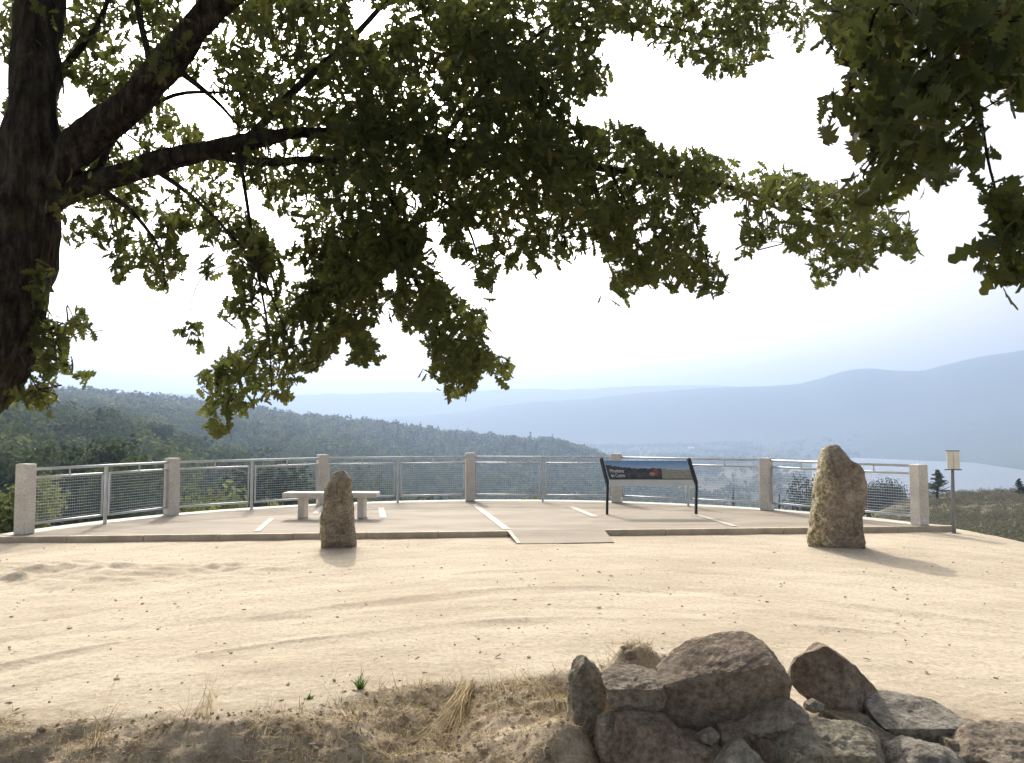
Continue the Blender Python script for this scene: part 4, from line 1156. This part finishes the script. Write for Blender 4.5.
sub_branches = [
 [(200,152,6.1,.04),(260,162,6.2,.034),(330,160,6.3,.028),(400,178,6.4,.02),(460,215,6.4,.012),(485,280,6.4,.005)],
 [(365,135,6.4,.028),(392,200,6.3,.022),(412,270,6.2,.016),(440,335,6.1,.010),(462,388,6.1,.004)],
 [(238,144,6.1,.018),(248,210,6.0,.013),(256,262,6.0,.010),(268,330,6.0,.007),(272,395,6.0,.003)],
 [(150,166,6.05,.022),(190,195,6.0,.015),(228,232,5.95,.011),(262,276,5.95,.009),(285,330,6.0,.006),(300,365,6.0,.003)],
 [(262,276,5.95,.006),(240,262,5.9,.005),(205,275,5.9,.004),(192,300,6.0,.003),(190,326,6.1,.002)],
 [(268,340,6.0,.005),(240,380,6.0,.004),(226,410,6.0,.003),(232,440,6.0,.002)],
 [(330,160,6.3,.016),(345,230,6.2,.012),(352,300,6.2,.007),(362,355,6.2,.003)],
 [(540,155,6.5,.018),(560,205,6.4,.011),(566,258,6.4,.004)],
 [(610,170,6.5,.016),(632,225,6.4,.010),(622,295,6.4,.003)],
 [(680,176,6.4,.012),(700,235,6.3,.008),(716,290,6.3,.003)],
 [(760,196,6.3,.008),(768,225,6.3,.005),(758,250,6.3,.003)],
 [(815,212,6.2,.007),(826,250,6.2,.005),(820,284,6.2,.003)],
 [(245,142,6.2,.035),(300,85,6.5,.03),(360,30,6.8,.024),(420,-40,7.0,.018)],
 [(440,142,6.5,.026),(500,70,6.7,.02),(560,20,6.8,.015),(640,-10,6.8,.01)],
 [(500,70,6.7,.014),(560,80,6.7,.009),(606,66,6.7,.004)],
 [(560,20,6.8,.011),(660,26,6.6,.009),(730,40,6.5,.006),(790,30,6.5,.003)],
 [(130,104,5.85,.04),(150,70,6.1,.03),(140,20,6.3,.024),(130,-40,6.5,.018)],
 [(95,180,6.0,.03),(120,130,6.4,.022),(175,95,6.6,.016),(240,90,6.8,.01),(300,60,6.9,.006)],
 [(168,62,5.8,.03),(215,100,6.0,.016),(240,128,6.1,.008)],
 [(34,100,6.0,.04),(70,60,6.3,.03),(100,20,6.6,.022),(120,-40,6.8,.015)],
 [(22,235,5.9,.012),(42,270,5.9,.009),(46,320,5.9,.006),(66,360,5.9,.003)],
 [(46,320,5.9,.005),(80,325,5.9,.003),(86,308,5.9,.002)],
 [(8,330,5.85,.008),(30,375,5.85,.005),(48,410,5.85,.002)],
 [(905,-20,3.3,.012),(960,30,3.2,.009),(978,100,3.15,.006),(988,160,3.05,.005),(1000,210,3.0,.004),(1005,265,3.0,.002)],
 [(900,70,3.25,.007),(860,80,3.2,.005),(838,110,3.2,.003)],
 [(90,184,6.0,.03),(130,210,5.9,.018),(160,250,5.9,.009),(165,285,5.9,.003)],
]
for sb in sub_branches:
    BR.append(limb(sb, 'branch', 8, 0.15, 5))
AP = np.concatenate([p for p in BR])[:, :3]
b = MB()
rsT = np.random.default_rng(33)
for (P, D, Nn, sz, C3) in sets[:5]:
    for c in C3[:: (8 if len(C3) > 500 else 3)]:
        dist = np.linalg.norm(AP - c, axis=1)
        j = int(np.argmin(dist))
        if dist[j] > 0.75 or dist[j] < 0.1: continue
        tq = np.linspace(0.25, 0.75, 3)[:, None] * (c - AP[j]) + AP[j]; qx, qy = project(tq)
        if P is not sets[3][0] and not (inpoly(qx, qy, main_poly) | inpoly(qx, qy, left_poly)).all(): continue
        a = Vector(AP[j]); e = Vector(c); mid = (a + e) / 2 + Vector(rsT.normal(0, 0.07, 3)) + Vector((0, 0, 0.06))
        mp = smooth_path([a, mid, e], 3)
        b.tube([Vector(q) - ob for q in mp], [0.006, .0055, .005, .0045, .004, .003, .002][:len(mp)], 4, False)
tag(b.build('twigs', BARK, oak, True), kind='stuff')

nl = 300
ly = 4.3 + rsT.random(nl) ** 2.4 * 6.5; lx = rsT.uniform(-0.6, 0.5, nl) * (ly + 0.8)
lz = sand_z(lx, ly) + 0.006
th = rsT.uniform(0, 6.28, nl)
v, f = leaves(np.stack([lx, ly, lz], 1), np.stack([np.cos(th), np.sin(th), rsT.normal(0.05, 0.1, nl)], 1), rsT.normal(0, 0.25, (nl, 3)) + [0, 0, 1], rsT.uniform(0.025, 0.06, nl), rsT)
tag(np_mesh('leaf_litter', v, f, LITTER), 'dry fallen oak leaves scattered on the sand and bank', 'leaf litter', kind='stuff')
# ------------------------------------------------------------ young weed
def weed(px, py, h, n, label):
    q = ground(px, py, -0.09); z = float(sand_z(np.array([q.x]), np.array([q.y]))[0])
    rt = empty('weed', (q.x, q.y, z)); tag(rt, label, 'weed', 'green weeds on the bank edge')
    rs = np.random.default_rng(int(px))
    th = rs.uniform(0, 6.28, n); D = np.stack([np.cos(th) * .7, np.sin(th) * .7, rs.uniform(0.4, 1.6, n)], 1)
    v, f = strips('w', n, rs.normal(0, 0.012, (n, 3)) * [1, 1, 0], D, h * rs.uniform(0.4, 1.0, n), np.full(n, 0.012), WEED, 3, 0.3, 5)
    np_mesh('leaves', v, f, WEED, rt)
    b = MB(); b.tube([(0, 0, 0), (.005, 0, h * .8), (.012, 0, h * 1.5)], [.003, .002, .001], 5); b.build('stem', WEED, rt, True)
weed(360, 690, 0.10, 46, 'larger bright green weed sprouting at the edge of the sand')
weed(309, 699, 0.035, 22, 'tiny green weed left of the larger bright green one')

# ------------------------------------------------------------ trees, shrubs
def crown_mesh(name, lobes, n, leaf, rs, mat, parent=None, core=True):
    """leaf clumps spread through the volume of several lobes"""
    C = np.array([l[:3] for l in lobes]); Rd = np.array([l[3:] for l in lobes])
    k = rs.integers(0, len(lobes), n)
    d = rs.normal(size=(n, 3)); d /= np.linalg.norm(d, axis=1, keepdims=True)
    rad = rs.uniform(0.25, 1.0, n) ** 0.4 * (1 + 0.12 * rs.normal(size=n))
    P = C[k] + d * rad[:, None] * Rd[k]
    a = rs.normal(size=(n, 3)); a = a - 0.0; a /= np.linalg.norm(a, axis=1, keepdims=True)
    nn = d + rs.normal(0, 0.5, (n, 3)); b_ = np.cross(a, nn); b_ /= np.maximum(np.linalg.norm(b_, axis=1, keepdims=True), 1e-5)
    a2 = np.cross(b_, nn); a2 /= np.maximum(np.linalg.norm(a2, axis=1, keepdims=True), 1e-5)
    s = leaf * rs.uniform(0.6, 1.4, (n, 1))
    V = np.stack([P - a2 * s, P - b_ * s * 0.55, P + a2 * s, P + b_ * s * 0.55], 1)
    F = np.arange(n * 4).reshape(n, 4)
    return V.reshape(-1, 3), F

def tree_proto(kind, seed, mat):
    rs = np.random.default_rng(seed)
    rt = empty({'broad': 'broadleaf_tree', 'pine': 'pine_tree', 'shrub': 'shrub', 'dome': 'broadleaf_tree'}[kind], (0, 0, 0))
    if kind == 'broad':
        lobes = []
        for i in range(11):
            a = rs.uniform(0, 6.28); q = rs.uniform(0, 0.30); z = rs.uniform(0.42, 0.84)
            s = rs.uniform(0.13, 0.22)
            lobes.append((q * math.cos(a), q * math.sin(a), z, s, s, s * 0.8))
        n, leaf = 2600, 0.022
        tz = 0.7
    elif kind == 'pine':
        lobes = []
        for i in range(12):
            z = 0.25 + 0.72 * i / 11; w = 0.20 * (1 - (i / 11)) + 0.03
            for _ in range(2):
                a = rs.uniform(0, 6.28); lobes.append((w * .5 * math.cos(a), w * .5 * math.sin(a), z, w * .8, w * .8, 0.035))
        n, leaf = 1900, 0.02; tz = 0.95
    elif kind == 'dome':
        lobes = [(0, 0, 0.5, .6, .55, .48), (0.2, 0, .45, .4, .4, .4), (-.25, .1, .42, .38, .4, .38)]
        n, leaf = 8000, 0.028; tz = 0.5
    else:
        lobes = [(rs.uniform(-.4, .4), rs.uniform(-.3, .3), rs.uniform(.25, .65), rs.uniform(.2, .35), rs.uniform(.2, .3), rs.uniform(.2, .32)) for _ in range(9)]
        n, leaf = 6000, 0.03; tz = 0.4
    V, F = crown_mesh('crown', lobes, n, leaf, rs, mat)
    np_mesh('crown', V, F, mat, rt)
    b = MB()
    if kind == 'shrub':
        for i in range(4):
            a = rs.uniform(0, 6.28); b.tube([(0, 0, -.05), (.12 * math.cos(a), .12 * math.sin(a), .25), (.25 * math.cos(a), .25 * math.sin(a), .5)], [.025, .018, .006], 5)
        b.build('stem', BARK, rt, True)
    else:
        b.tube(smooth_path([(0, 0, -.08), (.01, 0, .2), (-.01, .01, .45), (0, 0, tz)], 3), [.03, .027, .024, .021, .018, .015, .012, .01, .008, .004][:10], 7)
        for i in range(5):
            a = rs.uniform(0, 6.28); z = rs.uniform(.28, .55)
            b.tube([(0, 0, z), (.1 * math.cos(a), .1 * math.sin(a), z + .08), (.22 * math.cos(a), .22 * math.sin(a), z + .2)], [.012, .009, .003], 5)
        b.build('trunk', BARK, rt, True)
    return rt
protos = {}
def place_tree(kind, var, x, y, z, h, w, label, group, cat='tree'):
    key = (kind, var)
    mat = {'broad': (TREELEAF, DARKLEAF, TREELEAF, DARKLEAF)[var % 4], 'pine': DARKLEAF, 'dome': DARKLEAF, 'shrub': (BUSHLEAF, SCRUBLEAF)[var % 2]}[kind]
    if key not in protos:
        o = protos[key] = tree_proto(kind, 500 + var * 7 + len(kind), mat)
    else:
        src = protos[key]
        o = src.copy(); COL.objects.link(o)
        for ch in src.children:
            c = ch.copy(); COL.objects.link(c); c.parent = o
    o.location = (x, y, z - 0.03 * h); o.scale = (w, w, h); o.rotation_euler = (0, 0, random.uniform(0, 6.28))
    tag(o, label, cat, group)
    return o

# shrubs close behind the railing, each visible through the wires
sh = [(240, 497, 24.5, 1.55, 3.4, 'light green bush behind the railing, left of the bench'), (205, 500, 23.5, 1.1, 1.5, 'low light green bush behind the railing beside the second granite post'),
      (275, 500, 25, 1.0, 1.3, 'small green bush just behind the railing left of the bench end'), (12, 525, 15.5, 1.3, 1.6, 'yellow green bush at the left picture edge behind the end post'),
      (522, 503, 34, 1.5, 3.0, 'pale green shrub top showing behind the railing right of the middle post'), (435, 500, 34, 1.4, 2.5, 'green shrub behind the railing left of the middle post')]
tops = [480, 485, 487, 470, 489, 491]
for i, (px, py, Yd, h, w, lb) in enumerate(sh):
    tp_ = at(px, tops[i], Yd)
    zt = float(terr_z(tp_.x, Yd)[0]); zs = float(sand_z(np.array([tp_.x]), np.array([Yd]), False)[0])
    z = max(zt, zs)
    hh = max(h, (tp_.z - z) / 0.9)
    place_tree('shrub', 0 if i != 4 else 2, tp_.x, Yd, z, hh, w, lb, 'bushes just behind the railing', 'bush')

# named trees on the right slope
def tree_top(kind, var, px, ytop, Yd, w, label, group, minh=2, cat='tree'):
    t = at(px, ytop, Yd); z = float(terr_z(t.x, Yd)[0])
    h = max(minh, t.z - z)
    return place_tree(kind, var, t.x, Yd, z, h, w, label, group, cat)
GR_ = 'trees standing below the railing on the right'
tree_top('pine', 0, 937, 469, 118, 8.5, 'dark pine between the right end post and the signpost, against the lake', GR_)
tree_top('dome', 0, 885, 476, 150, 6.6, 'dark round topped tree seen through the railing right of the tall standing stone', GR_)
tree_top('pine', 0, 1019, 478, 110, 5, 'small pine on the scrub ridge at the right picture edge', GR_)
tree_top('broad', 1, 811, 464, 190, 14, 'dark tree seen through the railing just left of the tall standing stone', GR_)
tree_top('broad', 3, 822, 474, 150, 10, 'lower dark tree right behind the tall standing stone', GR_)
tree_top('pine', 1, 733, 486, 160, 4, 'small dark tree among fields, left of the post beside the tall standing stone', GR_)
tree_top('pine', 1, 779, 491, 150, 4, 'narrow dark tree right of the post beside the tall standing stone', GR_)
# countable trees in front of the woods
rs = np.random.default_rng(77)
zones = [(-40, 330, 60, 360, 95, 'in the near wood at the left, below the ridge'), (330, 560, 60, 420, 55, 'in the valley behind the middle of the railing'), (560, 860, 70, 420, 34, 'on the valley slope behind the information board')]
pts = []
for (p0, p1, r0_, r1_, cnt, where) in zones:
    k = 0; tries = 0
    while k < cnt and tries < 5000:
        tries += 1
        px = rs.uniform(p0, p1); r = math.sqrt(rs.uniform(r0_ ** 2, r1_ ** 2)); a = math.atan((px - 512) / 830)
        x, y = r * math.sin(a), r * math.cos(a)
        if any((x - u) ** 2 + (y - v) ** 2 < 36 for u, v in pts): continue
        z = float(terr_z(x, y)[0]); h = rs.uniform(7, 13) if p0 < 300 else rs.uniform(4, 9)
        lim = {0: 416, 1: 440, 2: 470}[0 if px < 200 else (1 if px < 560 else 2)]
        if 429 - (z + h - 1.65) / y * 830 < lim: continue
        v_ = int(rs.integers(0, 4))
        tone = ('mid green', 'dark green')[v_ % 2]; size = 'tall' if h > 9 else 'low'
        near = 'nearer' if r < 200 else 'farther'
        qx = 512 + 830 * x / y
        wh = 'left of the end granite post'
        for lim_, w_ in ((24, 'above the first railing bay from the left'), (97, 'above the right half of the first railing bay'), (171, 'above the second railing bay from the left'), (247, 'above the low bush behind the railing'), (322, 'above the bench'), (400, 'left of the middle granite post'), (470, 'right of the middle granite post'), (543, 'left of the information board'), (610, 'behind the information board'), (696, 'right of the information board'), (767, 'left of the tall standing stone')):
            if qx > lim_: wh = w_
        lb = f'{size} {tone} round tree, {near}, {wh}'
        place_tree('broad', v_, x, y, z, h, h * rs.uniform(0.85, 1.25), lb, f'{size} {tone} {near} trees {wh}')
        pts.append((x, y)); k += 1

# far woods as mass
def woods(name, N, px0, px1, r0_, r1_, hr, seed, label, ntri=26, cone=0.0, dens=None, zmin=-79):
    rs = np.random.default_rng(seed)
    X_, Y_, Z_ = [], [], []
    tot = 0
    while tot < N:
        m_ = N * 2
        px = rs.uniform(px0, px1, m_); r = np.sqrt(rs.uniform(r0_ ** 2, r1_ ** 2, m_)); a = np.arctan((px - 512) / 830)
        x, y = r * np.sin(a), r * np.cos(a)
        ok = np.ones(m_, bool)
        if dens is not None: ok = rs.random(m_) < dens(px, r, x, y)
        x, y = x[ok], y[ok]; z = terr_z(x, y); ok = z > zmin
        X_.append(x[ok]); Y_.append(y[ok]); Z_.append(z[ok]); tot += ok.sum()
        if len(X_) > 30: break
    x, y, z = (np.concatenate(q)[:N] for q in (X_, Y_, Z_)); n = len(x)
    h = rs.uniform(hr[0], hr[1], n) * rs.choice([1, 1, 1, 1.25], n)
    con = rs.random(n) < cone
    w = np.where(con, h * 0.2, h * rs.uniform(0.38, 0.62, n))
    d = rs.normal(size=(n, ntri, 3)); d /= np.linalg.norm(d, axis=2, keepdims=True)
    rad = rs.uniform(0.6, 1.0, (n, ntri, 1))
    P = d * rad
    tz = (P[:, :, 2] + 1) / 2
    wf = np.where(con[:, None], (1 - tz) * 1.3 + 0.05, 1.0)
    cx_ = P[:, :, 0] * wf * w[:, None]; cy_ = P[:, :, 1] * wf * w[:, None]
    cz_ = np.where(con[:, None], tz * h[:, None], h[:, None] * 0.12 + tz * h[:, None] * 0.88)
    Cn = np.stack([cx_ + x[:, None], cy_ + y[:, None], cz_ + z[:, None]], -1)
    nn = d + rs.normal(0, 0.35, d.shape)
    a = rs.normal(size=d.shape); b_ = np.cross(a, nn); b_ /= np.linalg.norm(b_, axis=2, keepdims=True); a = np.cross(b_, nn); a /= np.linalg.norm(a, axis=2, keepdims=True)
    s = (h * 0.15)[:, None, None] * rs.uniform(0.6, 1.3, (n, ntri, 1)) * (26 / ntri) ** 0.5 * np.where(con, 0.6, 1.0)[:, None, None]
    V = np.stack([Cn - a * s, Cn - b_ * s * 0.8, Cn + a * s, Cn + b_ * s * 0.8], 2).reshape(-1, 3)
    F = np.arange(n * ntri * 4).reshape(-1, 4)
    o = np_mesh(name, V, F, TREELEAF if cone < 0.5 else DARKLEAF, attrs={'tone': np.repeat(rs.uniform(0.01, 1, n), ntri * 4)}); tag(o, label, 'woods', kind='stuff')
dl = lambda px, r, x, y: np.clip(0.75 + 1.5 * fbm(x / 60, y / 60, 3, 4), 0.1, 1) * np.where(px > 620, 0.6, 1.0)
woods('near_woods', 3200, -260, 720, 130, 620, (8, 13), 41, 'mixed woods covering the slope at the left below the ridge', 300, 0.08, dl)
woods('ridge_woods', 9000, -300, 600, 600, 1350, (8, 14), 42, 'bluish woods covering the long ridge at the left', 30, 0.25, None)
dp = lambda px, r, x, y: np.where(fbm(x / 110, y / 110, 4, 91) + np.clip((760 - px) / 900, -0.1, 0.2) + np.clip((1100 - r) / 3000, -.08, .15) > 0.05, 1.0, 0.06)
woods('valley_woods', 9000, 480, 860, 420, 3000, (6, 12), 43, 'scattered woods and hedges across the flat valley floor', 26, 0.1, dp, -79.5)
woods('knoll_woods', 260, 546, 604, 1040, 1130, (9, 13), 44, 'dark clump of trees on the end of the ridge behind the railing', 40, 0.1, None)
woods('ridge_conifers', 80, 375, 560, 820, 1060, (13, 20), 45, 'spiky conifers rising from the ridge behind the middle of the railing', 60, 0.95, None)
# scrub over the right-hand slope
ds = lambda px, r, x, y: np.clip(0.5 + 1.8 * fbm(x / 9, y / 9, 4, 14), 0.05, 1)
def scrub(name, N, px0, px1, r0_, r1_, hr, seed, label, dens):
    rs = np.random.default_rng(seed)
    px = rs.uniform(px0, px1, N * 3); r = np.exp(rs.uniform(math.log(r0_), math.log(r1_), N * 3)); a = np.arctan((px - 512) / 830)
    x, y = r * np.sin(a), r * np.cos(a)
    ok = (rs.random(N * 3) < dens(px, r, x, y)) & (polydist(x, y, plateau) > 2.2)
    x, y, r = x[ok][:N], y[ok][:N], r[ok][:N]; z = terr_z(x, y); n = len(x); nt = 70
    h = rs.uniform(hr[0], hr[1], n) * (0.45 + r / 160); w = h * rs.uniform(0.7, 1.3, n)
    d = rs.normal(size=(n, nt, 3)); d[:, :, 2] = np.abs(d[:, :, 2]); d /= np.linalg.norm(d, axis=2, keepdims=True)
    P = d * rs.uniform(0.3, 1.05, (n, nt, 1)) * np.stack([w, w, h], 1)[:, None] + np.stack([x, y, z], 1)[:, None]
    nn = d + rs.normal(0, 0.6, d.shape); a = rs.normal(size=d.shape); b_ = np.cross(a, nn); b_ /= np.linalg.norm(b_, axis=2, keepdims=True); a = np.cross(b_, nn); a /= np.linalg.norm(a, axis=2, keepdims=True)
    s = (h * 0.10)[:, None, None] * rs.uniform(0.5, 1.4, (n, nt, 1))
    V = np.stack([P - a * s, P - b_ * s * .6, P + a * s, P + b_ * s * .6], 2).reshape(-1, 3)
    o = np_mesh(name, V, np.arange(n * nt * 4).reshape(-1, 4), SCRUBLEAF); tag(o, label, 'scrub', kind='stuff')
scrub('hillside_scrub', 9000, 820, 1180, 17, 190, (0.25, 0.75), 51, 'grey green heath and scrub covering the slope at the right', ds)
scrub('slope_scrub', 5000, -160, 850, 24, 160, (0.4, 1.3), 52, 'low scrub on the slope just below the platform', ds)

# ------------------------------------------------------------ farm buildings on the valley floor
WALLW = simple('white_wall', (0.78, 0.76, 0.72), 0.8, 0.08, 0.3); ROOF = simple('tile_roof', (0.36, 0.2, 0.14), 0.85, 0.25, 0.4); PALER = simple('pale_roof', (0.68, 0.66, 0.62), 0.7, 0.1, 0.3); DARKW = simple('dark_opening', (0.04, 0.045, 0.05), 0.4, 0.1, 1)
def house(px, py, w, dpt, h, rz, roof, label):
    d = ray(px, py); t = (-77.5 - EYE[2]) / d[2]; x, y = d[0] * t, d[1] * t
    z = float(terr_z(x, y)[0])
    rt = empty('farm_building', (x, y, z - 0.5), rz); tag(rt, label, 'building', 'pale buildings on the valley floor')
    b = MB()
    hw_, hd = w / 2, dpt / 2
    b.v = [(-hw_, -hd, 0), (hw_, -hd, 0), (hw_, hd, 0), (-hw_, hd, 0), (-hw_, -hd, h), (hw_, -hd, h), (hw_, hd, h), (-hw_, hd, h), (-hw_, 0, h + dpt * .22), (hw_, 0, h + dpt * .22)]
    b.f = [(0, 1, 5, 4), (2, 3, 7, 6), (1, 2, 6, 9, 5), (3, 0, 4, 8, 7)]
    b.build('wall', WALLW, rt)
    b = MB(); e = 0.6; zz = h + dpt * .22
    for s in (-1, 1):
        a_, c_ = Vector((0, 0, zz + .15)), Vector((0, s * (hd + e), h - e * .44 + .15))
        mid = (a_ + c_) / 2; dv = (c_ - a_); L = dv.length; dv.normalize()
        b.box(mid, (w + 2 * e, L, .25), (Vector((1, 0, 0)), dv, Vector((1, 0, 0)).cross(dv)))
    b.build('roof', roof, rt)
    for i in range(max(2, int(w / 5))):
        b = MB(); b.box((-hw_ + (i + .5) * w / max(2, int(w / 5)), -hd - .04, h * .5), (1.3, .12, 1.5)); b.build('window', DARKW, rt)
house(796, 472.5, 20, 10, 5, 0.1, PALER, 'long white building near the lake shore, seen just left of the tall standing stone')
house(784, 470.5, 11, 8, 4, -0.2, PALER, 'small white building left of the long white lakeside one')
house(741, 456, 22, 12, 5, 0.3, ROOF, 'low farm building beyond the fields, above the railing right of the information board')
house(691, 453, 20, 10, 6, 0.2, PALER, 'distant pale building above the right leg of the information board')
